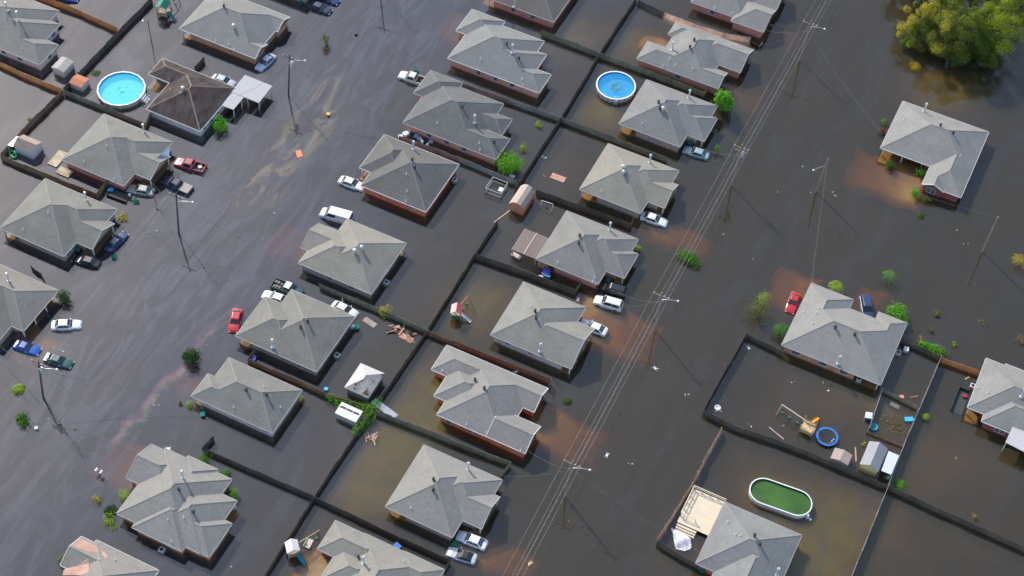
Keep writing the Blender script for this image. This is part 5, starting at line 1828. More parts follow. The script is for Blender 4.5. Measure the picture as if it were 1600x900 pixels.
tower('play tower with a red canvas roof and a white slide', (713, 494), .35, redlitm, greenm, whitec, -.35, (1.1, 2.6, redm, 2), 1.8, .75, roofm2=redm, slen=1.9)  # west slope paler: sunlight painted into the red canvas
tower('green roofed playset with a green slide at the top edge', (257, 22), .2, greenm, timber, greenm, -.45, (1.3, 2.8, blackp, 2), 2.3, .95, roofm2=M('play_green_shade', (.01, .15, .10), .6))  # east roof slope a darker green, with shade painted in
tower('playset with a pale canopy and a teal slide at the bottom', (458, 864), .75, whitec, timber, tealm, -1.1, (.35, 3.8, timber, 2), 1.9, .8, roofm2=whitec, slen=2.0)
_t0 = timber
timber = M('playset_tan_timber', (.62, .44, .24), .8, .15, 2)
tower('timber playset with an orange slide beside the trampoline', (1261, 672), -.05, None, timber, orangem, 1.35, (2.95, 4.2, M('playset_pale_beam', (.66, .55, .42), .8), 3), 2.0, .95, slen=2.1)
_pr = [o for o in bpy.data.objects if o.get('label', '').startswith('timber playset with an orange')][0]
for _k in range(7):
    s = MB(); s.box(-.95 + .28 * _k, -.73 + .28 * _k, .9, .95, .63, 1.25); s.build('guard_slat', timber, _pr)
for _k in range(5):
    s = MB(); s.bar((.95 + .12, -.8, -.5 + .3 * _k), (.95 + .12, .8, -.5 + .3 * _k), .08); s.build('rung', timber, _pr)
s = MB(); s.box(-1.0, 1.0, -.06, .06, 1.95, 2.1); s.build('top_beam', timber, _pr)
timber = _t0
p = G(482, 850); s = MB(); s.box(-.5, .5, -.75, .75, .0, .12); s.box(-.5, -.4, -.75, .75, .12, .3)
tag(s.build('bench_seat', M('bench_cream', (.60, .52, .40), .7), None, (p.x, p.y, .1), .1), 'floating cream bench seat right of the teal slide playset', 'bench')
# trampoline
p = G(1292.5, 682, .4)
root = thing('trampoline', 'round trampoline with a blue padded rim', 'trampoline', (p.x, p.y, 0))
s = MB(); s.lathe([(1.75, .34), (1.75, .42), (1.38, .44), (1.38, .36)], n=28); s.build('rim_pad', M('trampoline_pad_blue', (.03, .17, .48), .5, .15, 2), root)
s = MB(); s.lathe([(1.39, .40), (.01, .36)], n=28); s.build('jump_mat', blackp, root)
for k in range(6):
    t = k * PI / 3; s = MB(); s.cyl((1.6 * math.cos(t), 1.6 * math.sin(t), -.9), (1.6 * math.cos(t), 1.6 * math.sin(t), .36), .04, n=6); s.build('leg', meshm, root)
rnd = random.Random(5)
s = MB()
for k in range(3):
    s = MB(); s.ball((0, 0, 0), .13, 8); q = (p.x + 1.1 - .12 * k, p.y - .15 - .42 * k, .5)
    tag(s.build('toy_ball', [MT['whitepvc'], MT['whitepvc'], M('toy_pink', (.6, .15, .4), .5)][k], None, q), ['upper white toy on the trampoline rim', 'lower white toy on the trampoline rim', 'pink toy on the trampoline'][k], 'toy')

# ------------------------------------------------------------------ loose things in the water
def loose(name, label, cat, px, mb, mat, z=0.0, rz=0.0, tilt=(0, 0), group=None):
    p = G(*px, max(z, 0))
    o = mb.build(name, mat, None, (p.x, p.y, z), rz)
    o.rotation_euler = (tilt[0], tilt[1], rz)
    return tag(o, label, cat, group)


def slab(l, w_, t=.08, legs=False):
    s = MB(); s.box(-l / 2, l / 2, -w_ / 2, w_ / 2, -.03, t)
    return s


def raft(label, px, l, w_, col, rz, k=8):
    p = G(*px)
    root = thing('timber_raft', label, 'timber raft', (p.x, p.y, .03), rz)
    m_ = M('raft_' + str(col), col, .8, .25, 2)
    mb = MB(); mb.box(-l / 2, l / 2, 0, w_ / k - .02, 0, .06); me = mb.mesh('board', m_)
    for i in range(k):
        place('board', me, root, (random.uniform(-.04, .04), -w_ / 2 + w_ * i / k, random.uniform(-.01, .02)))
    return root


raft('floating salmon plank raft in the yard below the smaller pool', (872, 278), 2.6, 1.3, (.58, .33, .25), .02)
raft('floating grey plank raft beside the timber heap', (578, 504), 2.4, 1.0, (.40, .34, .28), -.2)
raft('small floating board beside the white satellite dish', (1122, 641), 1.0, .7, (.36, .28, .22), .4, 3)
raft('pale floor board in the vegetable bed', (1398, 634), 1.5, .7, (.22, .19, .16), -.1, 4)
loose('foam_board', 'bright orange board afloat in the left street', 'board', (467.5, 240.5), slab(1.5, 1.0, .12), M('foam_orange', (.85, .28, .12), .6, .08, 3), .02, -.75, (.05, .1))
s = MB(); s.poly([(-2.2, -.55, .9), (-2.0, .5, 1.0), (2.3, .55, -.05), (2.1, -.6, -.05)]); s.poly([(-2.2, -.55, .86), (2.1, -.6, -.09), (2.3, .55, -.09), (-2.0, .5, .96)])
loose('metal_sheet', 'pale metal sheet sloping from the vines into the water', 'metal sheet', (601, 641), s, M('sheet_zinc', (.60, .60, .63), .4, .1, 2, .1, .6), 0, -.12)
p = G(467, 240)
# timber heap
p = G(629, 521)
root = thing('debris_heap', 'heap of broken timber and tyres against the rear fence', 'debris heap', (p.x, p.y, 0))
rnd = random.Random(11)
dm = [M('debris_ply', (.52, .27, .18), .8, .2, 2), M('debris_dark', (.12, .08, .065), .8, .3, 2), M('debris_pale', (.56, .40, .32), .8, .2, 2)]
for k in range(22):
    a = Vector((rnd.uniform(-2, 1.8), rnd.uniform(-.7, .7), rnd.uniform(.05, .25)))
    t = rnd.uniform(0, PI); L = rnd.uniform(.8, 2.2)
    s = MB(); s.bar(a - Vector((math.cos(t), math.sin(t), .1)) * L / 2, a + Vector((math.cos(t), math.sin(t), .12)) * L / 2, rnd.choice((.08, .14, .3)), .05); s.build('plank', rnd.choice(dm), root)
s = MB(); s.box(-.2, 2.2, -.9, .1, .05, .12); o = s.build('sheet', dm[0], root); o.rotation_euler = (.05, 0, -.1)
s = MB(); s.lathe([(.2, .12), (.34, .05), (.36, .15), (.3, .25), (.2, .2), (.2, .12)], n=14); s.build('tyre', tyre, root, (1.3, .45, .15))
p = G(580.5, 683)
root = thing('debris_heap', 'small floating heap of salmon boards left of the grey house', 'debris heap', (p.x, p.y, 0))
for k in range(10):
    a = Vector((rnd.uniform(-.7, .7), rnd.uniform(-.6, .6), rnd.uniform(.03, .15))); t = rnd.uniform(0, PI); L = rnd.uniform(.7, 1.6)
    s = MB(); s.bar(a - Vector((math.cos(t), math.sin(t), .03)) * L / 2, a + Vector((math.cos(t), math.sin(t), .03)) * L / 2, .14, .05); s.build('plank', dm[2] if k % 3 else dm[0], root)
# junk beside the house
jl = [(634, 211, 'white chest lying in the side yard junk', 1.0, .8, .7), (641, 205, 'small white box above the white chest', .6, .4, .5), (651, 214, 'pale blue bundle in the side yard junk', .8, .6, .4), (655, 217, 'pale grey tub in the side yard junk', .7, .6, .35),
      (659, 222, 'upright white board in the side yard junk', .3, .7, .7), (668, 226, 'small white item nearest the fence in the junk', .4, .3, .3), (626, 214, 'white rounded bundle at the end of the junk row', .7, .5, .4), (673, 222, 'grey tub right of the junk row', .7, .6, .3)]
jm = [MT['whitepvc'], M('junk_blue', (.25, .32, .50), .6), M('junk_grey', (.45, .45, .46), .6)]
for k, (x, y, lb, a, b, c) in enumerate(jl):
    s = MB(); s.box(-a / 2, a / 2, -b / 2, b / 2, -.3, c * .6); s.box(-a / 2 - .04, a / 2 + .04, -b / 2 - .04, b / 2 + .04, c * .6, c * .6 + .06)
    loose('junk_box', lb, 'box', (x, y), s, jm[[0, 0, 1, 2, 0, 0, 0, 2][k]], .05, rnd.uniform(0, 1.5), (rnd.uniform(-.2, .2), rnd.uniform(-.2, .2)), 'junk in the side yard')
# white crumpled tarp
p = G(1062, 843)
s = MB(); N = 15
for j in range(N):
    for i in range(N):
        u, v = i / (N - 1) * 2 - 1, j / (N - 1) * 2 - 1
        r = math.hypot(u, v)
        x = u * 2.1 * (1 - .28 * max(0, -v)); y = v * 1.25 * (.75 + .35 * math.sin(u * 2.2 + .5)) - .35 * u
        s.v.append((x, y, max(.02, .5 * (1 - min(1, r) ** 2) + .16 * math.sin(5 * u + 3 * v) * math.cos(4 * v - 2 * u))))
for j in range(N - 1):
    for i in range(N - 1):
        if math.hypot((i + .5) / (N - 1) * 2 - 1, (j + .5) / (N - 1) * 2 - 1) < 1.08:
            s.f.append((j * N + i, j * N + i + 1, (j + 1) * N + i + 1, (j + 1) * N + i)); s.m.append(0)
tag(s.build('tarpaulin', M('tarp_cloth_white', (.72, .72, .78), .5, .06, 2), None, (p.x, p.y, .05), -.35), 'crumpled white tarp floating in the fence corner', 'tarp')
# green ring, kiddie pools, blue toys
p = G(20.5, 242); s = MB()
s.tube([(.95 * math.cos(t), .45 * math.sin(t), .18) for t in [k * 2 * PI / 18 for k in range(19)]], .17, 8)
tag(s.build('swim_ring', M('ring_green', (.05, .55, .22), .4, .08, 2), None, (p.x, p.y, 0), -.5, smooth=True), 'bright green inflatable ring by the white shed', 'ring')
for px, lb, c1, c2, r in [((1365, 668), 'round blue wading pool with green water at the vegetable bed', (.10, .38, .62), (.03, .25, .20), .62), ((1121, 638), 'white round dish table in the yard corner', (.80, .78, .76), (.7, .68, .66), .5)]:
    s = MB(); s.lathe([(r, 0), (r, .25), (r - .12, .26), (r - .14, .12)], n=20); root = loose('round_tub', lb, 'tub', px, s, M('tub_' + lb[:8], c1, .5), .02)
    s = MB(); s.lathe([(r - .13, .15), (.01, .15)], n=20); s.build('bottom', M('tubin_' + lb[:8], c2, .3), root)


def cooler(label, px, a, b, c, col, lid, rz=.3, tilt=(0, 0), nm='plastic_box'):
    p = G(*px)
    root = thing(nm, label, 'plastic box', (p.x, p.y, 0), rz)
    root.rotation_euler = (tilt[0], tilt[1], rz)
    s = MB(); s.box(-a / 2, a / 2, -b / 2, b / 2, -.3, c); s.build('body', M('box_' + str(col), col, .5), root)
    s = MB(); s.box(-a / 2 - .04, a / 2 + .04, -b / 2 - .04, b / 2 + .04, c, c + .07); s.build('lid', M('box_' + str(lid), lid, .5), root)
    return root


cooler('blue and white play house box left of the vegetable bed', (1357, 653), 1.0, 1.0, .8, (.03, .11, .42), (.62, .66, .78), .2, (.1, -.15))
cooler('bright blue tub on the right of the vegetable bed', (1420, 656), 1.3, .7, .2, (.04, .36, .60), (.06, .42, .68), .5)
cooler('blue table with a teal end below the pergola', (853, 427), 1.1, 1.3, .55, (.72, .74, .80), (.10, .10, .55), .1)
cooler('teal box at the end of the blue table', (855, 433), .9, .5, .45, (.02, .35, .45), (.02, .40, .48), .1)
cooler('pale pink cushion beside the blue table', (845, 433), .7, .4, .1, (.75, .55, .58), (.78, .58, .60), .3)
cooler('blue box between the dark fence and the bottom edge house', (621, 855), 1.0, .7, .4, (.02, .13, .50), (.05, .2, .6), -.3)
cooler('violet blue tub in the dark gap beside the taupe house', (397, 562), .5, .9, .5, (.12, .12, .55), (.2, .2, .65), .2)
cooler('small bright blue ball shaped tub by the vines', (509.5, 609), .5, .5, .25, (.05, .45, .72), (.07, .5, .78), .2)
cooler('white cooler under the large green bush', (800, 277), .9, .5, .3, (.75, .76, .78), (.80, .80, .80), -.1)
cooler('white bin floating right of the brick house on the right', (1415, 548), .7, .8, .5, (.55, .60, .60), (.66, .70, .70), .2)
cooler('red item in the dark tank beside the right edge house', (1506.5, 620), .5, .45, .3, (.45, .02, .03), (.5, .03, .04), .2)
cooler('red and green items under the white lean-to', (1384, 748), .7, .5, .4, (.35, .03, .04), (.02, .2, .08), .2)
cooler('orange float near the vegetable bed', (1408.5, 621), .6, .5, .2, (.75, .22, .15), (.8, .26, .18), .5)
cooler('pale table pieces on the pergola side', (806.5, 402), 1.6, .7, .45, (.45, .30, .26), (.62, .46, .42), -.1)
cooler('yellow drum afloat in the left street', (513, 180), .5, .5, .35, (.75, .42, .02), (.78, .5, .05), .4)
cooler('small black block afloat high in the left street', (556, 54), .5, .4, .25, (.02, .02, .02), (.03, .03, .03), .7)
cooler('white stake block below the green shrub at lower left', (57, 670), .4, .35, .3, (.8, .8, .78), (.8, .8, .78), .2)


def wheelie(label, px, col, tilt=(0, 0), rz=.3):
    p = G(*px)
    m_ = M('bin_' + str(col), col, .5, .08, 2)
    root = thing('wheelie_bin', label, 'bin', (p.x, p.y, 0), rz, 'wheeled rubbish bins')
    root.rotation_euler = (tilt[0], tilt[1], rz)
    s = MB(); zz = [(-.5, .24), (.55, .32)]
    q0 = [(x * .24, y * .26, -.5) for x, y in ((-1, -1), (1, -1), (1, 1), (-1, 1))]; q1 = [(x * .32, y * .35, .55) for x, y in ((-1, -1), (1, -1), (1, 1), (-1, 1))]
    for i in range(4): s.poly([q0[i], q0[(i + 1) % 4], q1[(i + 1) % 4], q1[i]])
    s.build('body', m_, root)
    s = MB(); s.box(-.36, .36, -.38, .38, .55, .62); s.bar((-.4, -.25, .58), (-.4, .25, .58), .06); s.build('lid', m_, root)
    for sg in (-1, 1):
        s = MB(); s.cyl((-.25, sg * .27 - .04, -.4), (-.25, sg * .27 + .04, -.4), .13, n=8); s.build('wheel', blackp, root)


wheelie('green bin tipped beside the utility trailer', (213, 314), (.02, .22, .13), (.9, .3))
wheelie('green bin right of the navy sedan', (177, 402), (.02, .20, .14), (.5, .6), .8)
wheelie('teal bin below the black sedan hood at left', (122, 391), (.03, .16, .14), (.3, .2))
wheelie('green bin leaning at the pale pink house corner', (319, 648), (.02, .22, .16), (.3, -.3), .5)
wheelie('bright green bin between the white sedan and the convertible', (711, 849), (.01, .26, .09), (1.2, 0), .2)
wheelie('green bin behind the cream pickup', (650, 110), (.05, .22, .19), (.4, .2), .2)
wheelie('green bin at the corner of the taupe house beside pale blue bags', (557, 513), (.02, .28, .12), (.2, .2), .2)
wheelie('teal bin at the corner of the deck house', (1097, 893), (.01, .14, .15), (.1, .1), .2)
wheelie('dark green bin behind the pale teal sedan', (1078, 226), (.01, .13, .11), (.2, .1), .2)
wheelie('dark green bin beside the black SUV', (950, 440), (.01, .13, .11), (.2, .1), .2)
wheelie('green bin at the top edge by the dark sedan', (472, 6), (.01, .16, .11), (.0, .1), .2)
cooler('pale blue bag beside the green corner bin', (550, 512), .6, .5, .3, (.35, .5, .6), (.4, .55, .66), .4)

# air conditioners
def aircon(label, px):
    p = G(*px)
    root = thing('air_conditioner', label, 'air conditioner', (p.x, p.y, 0), 0, 'outdoor air conditioners')
    s = MB(); s.box(-.42, .42, -.42, .42, -.6, .5); s.build('cabinet', M('aircon_grey', (.50, .50, .48), .5), root)
    s = MB(); s.lathe([(.36, .505), (.36, .54), (.30, .54), (.30, .505)], n=16); s.build('fan_guard', MT['whitepvc'], root)
    s = MB(); s.lathe([(.30, .507), (.01, .507)], n=16); s.build('fan', blackp, root)


for px, lb in [((711, 283), 'air conditioner at the rear corner of the orange red house'), ((604, 443), 'air conditioner at the rear of the turbine house'), ((527, 557), 'air conditioner at the rear of the taupe house by the vines'), ((1403, 553), 'white air conditioner right of the brick house'),
               ((253, 861), 'white unit below the large brown brick house'), ((1519, 605), 'air conditioner left of the right edge house'), ((1342, 594), 'white unit under the porch eave of the right brick house')]:
    aircon(lb, px)
# utility trailer
a, b = G(166, 299), G(206, 314)
c = (a + b) / 2
root = thing('utility_trailer', 'dark flat utility trailer in front of the torn gable house', 'trailer', (c.x, c.y, 0), math.atan2(b.y - a.y, b.x - a.x))
s = MB(); s.box(-1.9, 1.9, -.85, .85, .1, .2); s.build('bed', M('trailer_deck', (.07, .06, .055), .8), root)
for (x0, x1, y0, y1) in ((-1.9, 1.9, -.9, -.85), (-1.9, 1.9, .85, .9), (-1.95, -1.9, -.9, .9)):
    s = MB(); s.box(x0, x1, y0, y1, .2, .5); s.build('side_rail', blackp, root)
s = MB(); s.bar((1.9, 0, .15), (2.9, 0, .12), .1); s.build('tow_bar', blackp, root)
for sg in (-1, 1):
    s = MB(); s.cyl((.2, sg * .98 - .08, -.1), (.2, sg * .98 + .08, -.1), .32, n=12); s.build('wheel', tyre, root)
cooler('blue crate on the utility trailer', (174, 299), .8, .7, .5, (.02, .22, .55), (.04, .32, .66), .2)
cooler('pink bundle above the utility trailer', (181, 292), .5, .5, .6, (.55, .25, .28), (.6, .32, .36), .2)
cooler('small white drum on the utility trailer end', (203, 307), .35, .35, .5, (.8, .8, .8), (.8, .8, .8), .2)
# letter boxes, white floating chairs and scraps
root = thing('letter_boxes', 'pair of white letter boxes on a post in the lower left street', 'letter box', tuple(G(156, 742)))
s = MB(); s.box(-.05, .05, -.05, .05, -1, .9); s.bar((-.5, 0, .85), (.5, 0, .85), .08); s.build('post', poledark, root)
for u in (-.42, .42):
    s = MB(); s.box(u - .17, u + .17, -.3, .3, .9, 1.12); s.cyl((u, -.3, 1.12), (u, .3, 1.12), .17, n=10); s.build('letter_box', MT['whitepvc'], root)


def chair(label, px, rz):
    p = G(*px)
    root = thing('plastic_chair', label, 'chair', (p.x, p.y, .06), rz, 'white plastic chairs')
    root.scale = (.72, .72, .72)
    m_ = MT['whitepvc']
    s = MB(); s.box(-.24, .24, -.24, .24, .0, .04); s.build('seat', m_, root)
    s = MB(); s.box(-.24, .24, .22, .27, .04, .5); o = s.build('backrest', m_, root); o.rotation_euler = (-.9, 0, 0)
    for sx in (-1, 1):
        for sy in (-1, 1):
            s = MB(); s.bar((sx * .22, sy * .22, 0), (sx * .32, sy * .75, .15), .06); s.build('leg', m_, root)


for k, (px, lb) in enumerate([((948, 712), 'white plastic chair adrift in the right street'), ((1024, 576), 'white plastic chair just below the pole reflection'), ((807, 581), 'white plastic chair against the fence above the courtyard house'), ((1169, 543), 'white chair in the upper corner of the trampoline yard'), ((262, 701), 'white chair behind the large brown brick house'), ((903, 469), 'white chair left of the crossover')]):
    chair(lb, px, k * 1.3)
scr = [(1131, 366), (1176, 402), (1041, 391), (1252, 262), (831, 880), (1495, 717), (1300, 301), (1509, 380), (1237, 426), (986, 724), (860, 618), (1073, 618), (1079, 617), (1172, 664), (1224, 668), (220, 572), (232, 361), (245, 360), (554, 134), (429, 334), (852, 247), (850, 275), (849, 247), (826, 281), (160, 616), (362, 882), (1495, 360), (1148, 566), (1240, 597), (1291, 612), (1285, 600), (1330, 583), (1268, 300), (1302, 306), (1215, 300), (866, 187), (880, 204), (240, 632), (248, 632), (75, 653), (322, 539), (105, 541), (80, 545), (97, 546), (100, 547)]
s = MB()
rnd = random.Random(21)
for (x, y) in scr:
    p = G(x, y)
    for k in range(rnd.choice((1, 1, 2, 3))):
        T = Matrix.Translation(p + Vector((rnd.uniform(-.4, .4), rnd.uniform(-.4, .4), .02))) @ Matrix.Rotation(rnd.uniform(0, PI), 4, 'Z') @ Matrix.Rotation(rnd.uniform(-.3, .3), 4, 'X')
        a_, b_ = rnd.uniform(.05, .15), rnd.uniform(.04, .1)
        s.box(-a_, a_, -b_, b_, -.02, .06, T, rnd.choice((0, 1, 1, 2)))
for k in range(120):
    x, y = rnd.uniform(0, 1600), rnd.uniform(0, 900)
    p = G(x, y)
    T = Matrix.Translation(p + Vector((0, 0, .015))) @ Matrix.Rotation(rnd.uniform(0, PI), 4, 'Z')
    a_ = rnd.uniform(.03, .07)
    s.box(-a_, a_, -a_ * .6, a_ * .6, -.01, .02, T, rnd.choice((1, 2, 2)))
tag(s.build('litter', [MT['whitepvc'], M('litter_tan', (.5, .42, .32), .8), M('litter_brown', (.25, .17, .1), .8)]), 'scraps of litter drifting on the flood water', 'litter', kind='stuff')
for k, (px, lb, L, c) in enumerate([((829, 881), 'yellow plank afloat beside the lower street wires', .9, (.70, .48, .10)), ((1213, 677), 'pink grey plank below the swing beam', 3.0, (.50, .36, .32)), ((1337, 710), 'tan plank between the tan roofed shed and the yellow shed', 2.6, (.52, .33, .22)), ((1428, 620), 'thin rusty plank in the yard right of the brick house', 1.4, (.35, .16, .11)), ((1511, 591), 'yellow plank by the rusty cedar fence', .9, (.55, .45, .15)), ((535, 469), 'white plank on the mossy fence by the white sedan', 1.1, (.75, .74, .72)), ((786, 337), 'fallen salmon fence rail below the gambrel shed', 4.4, (.60, .36, .27))]):
    s = MB(); s.box(-L / 2, L / 2, -.09, .09, 0, .06)
    loose('plank', lb, 'plank', px, s, M('plank_%d' % k, c, .8, .15, 2), .02, [1.2, -.35, -1.2, .7, 1.0, -1.0, 1.25][k])
s = MB(); s.box(-.9, .9, -2.4, 2.4, -.5, .05); s.box(-.95, -.9, -2.4, 2.4, -.5, .55); s.box(-.95, .9, 2.4, 2.45, -.5, .55)
loose('stock_tank', 'dark open tank left of the right edge house', 'tank', (1500, 628), s, M('tank_dark', (.05, .06, .06), .6), 0, 0)
# bent sheet torn off the gable
q = [G(241, 248, 3.0), G(264, 243, 2.7), (G(254, 250, 2.2)), G(244, 251, 2.2)]
o_ = q[0].copy(); o_.z = 0
s = MB(); s.poly([p - o_ for p in (G(242, 249, 3.0), G(252, 240.5, 3.3), G(264, 244.5, 2.6), G(258, 250.5, 2.3), G(246, 251.5, 2.3))])
s.poly([p - o_ for p in (G(252, 240.5, 3.3), G(263, 228, 3.1), G(266, 232, 2.8), G(264, 244.5, 2.6))])
tag(s.build('torn_cladding', M('cladding_bluegrey', (.34, .42, .50), .4, .1, 2), None, tuple(o_)), 'bent blue grey cladding torn from the front gable', 'cladding')
# stripped roof decking on the lower left house
s = MB()
pk = M('roof_decking_pink', (.50, .30, .235), .85, .14, 2, .12, .5)
def onroof(px, py, blk, lift=.03):
    z = 3.0
    for _ in range(14):
        p = G(px, py, z); h_ = max(b.h(p.x, p.y) for b in blk); z = .5 * z + .5 * (h_ if h_ > 0 else ZE)
    p = G(px, py, z); return Vector((p.x, p.y, z + lift))
blk = [Block(-32.0, -21.4, -83, -70.5), Block(-34.2, -26, -76.2, -71.0, '-x')]
hroot = [o for o in bpy.data.objects if o.get('label', '').startswith('house in the lower left corner')][0]
for poly in ([(112, 852.5), (125, 841.5), (147, 852), (163, 862), (168, 869), (166, 873), (158, 869), (150, 864), (134, 861)], [(138, 872), (139, 880), (140, 893), (128, 899), (98, 899), (99, 892), (103, 888), (120, 885), (127, 879)]):
    s.poly([onroof(x, y, blk) - hroot.location for x, y in poly])
s.build('bare_decking', pk, hroot)
# ------------------------------------------------------------------ plants
LM = dict(lime=leaf_mat('leaf_lime', (.30, .42, .045)), green=leaf_mat('leaf_green', (.085, .22, .03)), bright=leaf_mat('leaf_bright', (.13, .34, .035)), dark=leaf_mat('leaf_dark', (.035, .085, .025)), olive=leaf_mat('leaf_olive', (.15, .17, .05)),
          yellow=leaf_mat('leaf_yellow', (.48, .36, .03)), gold=leaf_mat('leaf_gold', (.44, .38, .06)), rust=leaf_mat('leaf_rust', (.20, .09, .05)), dry=leaf_mat('leaf_dry', (.27, .22, .11)), moss=leaf_mat('leaf_moss', (.16, .185, .045)), deep=leaf_mat('leaf_deep', (.085, .145, .033)), grove=leaf_mat('leaf_grove', (.145, .185, .035), .5), sunny=leaf_mat('leaf_sunny', (.27, .33, .035), .45))
barkm = M('bark', (.12, .09, .07), .9, .3, 3)


def leaves(s, c, r, n, size, rnd, up=.5, hollow=.35, mi=0):
    """n leaf quads through an ellipsoid's outer volume"""
    c = Vector(c)
    for _ in range(n):
        d = Vector((rnd.gauss(0, 1), rnd.gauss(0, 1), rnd.gauss(0, 1))).normalized()
        k = hollow + (1 - hollow) * rnd.random() ** .5
        if rnd.random() < .2:
            k *= rnd.uniform(1.0, 1.55)
        p = c + Vector((d.x * r[0], d.y * r[1], d.z * r[2])) * k
        nrm = (d + Vector((rnd.uniform(-.7, .7), rnd.uniform(-.7, .7), rnd.uniform(-.3, .9) + up))).normalized()
        t = nrm.orthogonal().normalized()
        t.rotate(Matrix.Rotation(rnd.uniform(0, 2 * PI), 3, nrm))
        b = nrm.cross(t)
        L = size * rnd.uniform(.6, 1.4)
        w_ = L * rnd.uniform(.35, .6)
        i = len(s.v)
        s.v += [tuple(p - t * L * .5), tuple(p + b * w_ * .5), tuple(p + t * L * .5 + nrm * L * .08), tuple(p - b * w_ * .5)]
        s.f.append((i, i + 1, i + 2, i + 3)); s.m.append(mi)


SEED = [100]


def bush(label, px, w_, h, lm, n=500, size=.22, lobes=5, cat='shrub', nm='shrub', group='shrubs standing in the flood', zc=None, depth=None):
    """w_: width in metres, h: height above the water"""
    SEED[0] += 1
    rnd = random.Random(SEED[0])
    p = G(px[0], px[1], h * .45)
    root = thing(nm, label, cat, (p.x, p.y, 0), 0, group)
    s = MB()
    depth = depth or w_
    for k in range(lobes):
        t = 2 * PI * k / max(1, lobes) + rnd.random()
        rr = rnd.uniform(.2, .38) * (k > 0)
        c = (rr * w_ * math.cos(t), rr * depth * math.sin(t), h * (.3 + .42 * rnd.random()))
        f = .22 + .2 * rnd.random()
        leaves(s, c, (w_ * f, depth * f, h * rnd.uniform(.28, .45)), n // lobes, size, rnd)
    s.build('foliage', LM[lm], root)
    s = MB()
    for k in range(4):
        t = k * PI / 2 + rnd.random()
        s.tube([(.04 * math.cos(t), .04 * math.sin(t), -1), (.12 * w_ * math.cos(t), .12 * depth * math.sin(t), h * .3), (.3 * w_ * math.cos(t), .3 * depth * math.sin(t), h * .65)], [.05, .035, .015], 5)
    s.build('stems', barkm, root)
    return root


def palm(label, px, h, spread, lm, fronds=13, w_=.22, cat='palm', trunk=True, drop=.45):
    SEED[0] += 1
    rnd = random.Random(SEED[0])
    p = G(*px)
    root = thing('palm', label, cat, (p.x, p.y, 0), 0, 'palms and spiky plants')
    s = MB(); s.tube([(0, 0, -1), (.05, 0, h * .6), (.08, .03, h)], [.16, .12, .10], 7); s.build('trunk', barkm, root)
    for k in range(fronds):
        t = 2 * PI * k / fronds + rnd.uniform(-.2, .2)
        L = spread * rnd.uniform(.8, 1.1)
        up = rnd.uniform(.2, .9)
        s = MB()
        d = Vector((math.cos(t), math.sin(t), 0)); sd = Vector((-d.y, d.x, 0))
        pts = []
        for i in range(6):
            u = i / 5
            pts.append(Vector((.06, 0, h)) + d * L * u + Vector((0, 0, L * (up * u - (up + drop) * u * u))))
        for i in range(5):
            a, b = pts[i], pts[i + 1]
            for q in range(3):
                m_ = a.lerp(b, q / 3)
                ww = w_ * 1.7 * math.sin(PI * min(1, (i + q / 3 + .6) / 5.6))
                for sg in (-1, 1):
                    e = m_ + sd * sg * ww + d * ww * .6 - Vector((0, 0, ww * .35))
                    s.poly([m_, m_.lerp(b, .25), e + (b - a) * .05, e])
        s.build('frond', LM[lm], root)
    return root


bush('bright green bush at the corner of the brown roofed house', (346, 195), 2.9, 2.2, 'bright', 1100, .3, 7)
bush('big rounded green bush by the rear fence corner', (799, 258), 3.9, 3.2, 'bright', 1900, .32, 9)
bush('sparse young tree right above the big rounded bush', (819, 230), 1.3, 1.6, 'lime', 200, .2, 4)
bush('small lime bush in the yard right of the heaped junk house', (843, 195), 1.5, .7, 'lime', 320, .2, 4)
bush('thin sapling with a drowned brown base in the upper left street', (510, 62), 1.7, 2.4, 'olive', 260, .24, 4)
bush('dark brown drowned twigs under the thin sapling', (510, 80), 1.6, .5, 'rust', 160, .18, 3)
bush('dark round bush by the left edge porch', (100, 466), 2.3, 2.0, 'dark', 1000, .22, 6)
palm('lime broad leaved plant left of the leaning pole', (29, 609), .5, 1.2, 'lime', 20, .22, 'plant')
bush('green plant below the lime one near the left edge', (36, 655), 2.2, 1.3, 'green', 520, .3, 6)
bush('dark green round tree left of the pale pink house', (300, 557), 2.7, 2.6, 'dark', 1000, .3, 7)
bush('pale small ball shrub left of the pale pink house', (282, 629), .8, .7, 'moss', 140, .16, 3)
bush('lime ball shrub touching the pale pink house', (297, 632), 1.2, .9, 'lime', 240, .18, 4)
bush('small yellow lime shrub left of the brown brick house', (152, 780), 1.4, .8, 'gold', 220, .2, 4)
palm('dark green sago palm left of the brown brick house', (173, 799), .5, 1.25, 'dark', 22, .2, 'palm')
bush('lime spreading shrub below the sago palm', (173, 815), 2.3, .8, 'lime', 420, .22, 5)
bush('round yellow green shrub at the garage of the brown brick house', (197, 775), 1.9, 1.5, 'lime', 520, .2, 5)
bush('green shrub above the brown brick house', (319, 719), 2.6, 1.2, 'green', 460, .24, 6)
bush('green shrub at the upper right of the brown brick house', (353, 740), 2.0, 1.2, 'green', 420, .24, 5)
bush('trimmed round green shrub right of the brown brick house', (366, 774), 1.9, 1.6, 'bright', 560, .18, 5)
bush('olive shrub by the lower left corner house', (97, 875), 1.4, 1.4, 'moss', 240, .22, 4)
bush('dark bush under the right street wires', (1077, 402), 3.4, 1.5, 'green', 1000, .3, 8, depth=2.6)
bush('tall leafy tree at the front of the mottled brick house', (1132, 158), 3.2, 5.0, 'bright', 1500, .45, 8, cat='tree', nm='small_tree')
bush('upright green plant beside the pale teal sedan', (1122, 233), .9, 1.8, 'bright', 150, .3, 3)
bush('yellow green shrub at the front of the rosy brick house', (998, 388), 1.2, .9, 'lime', 220, .2, 4)
palm('small dark palm in the street below the pink brick house', (886, 627), .3, .85, 'deep', 18, .2)
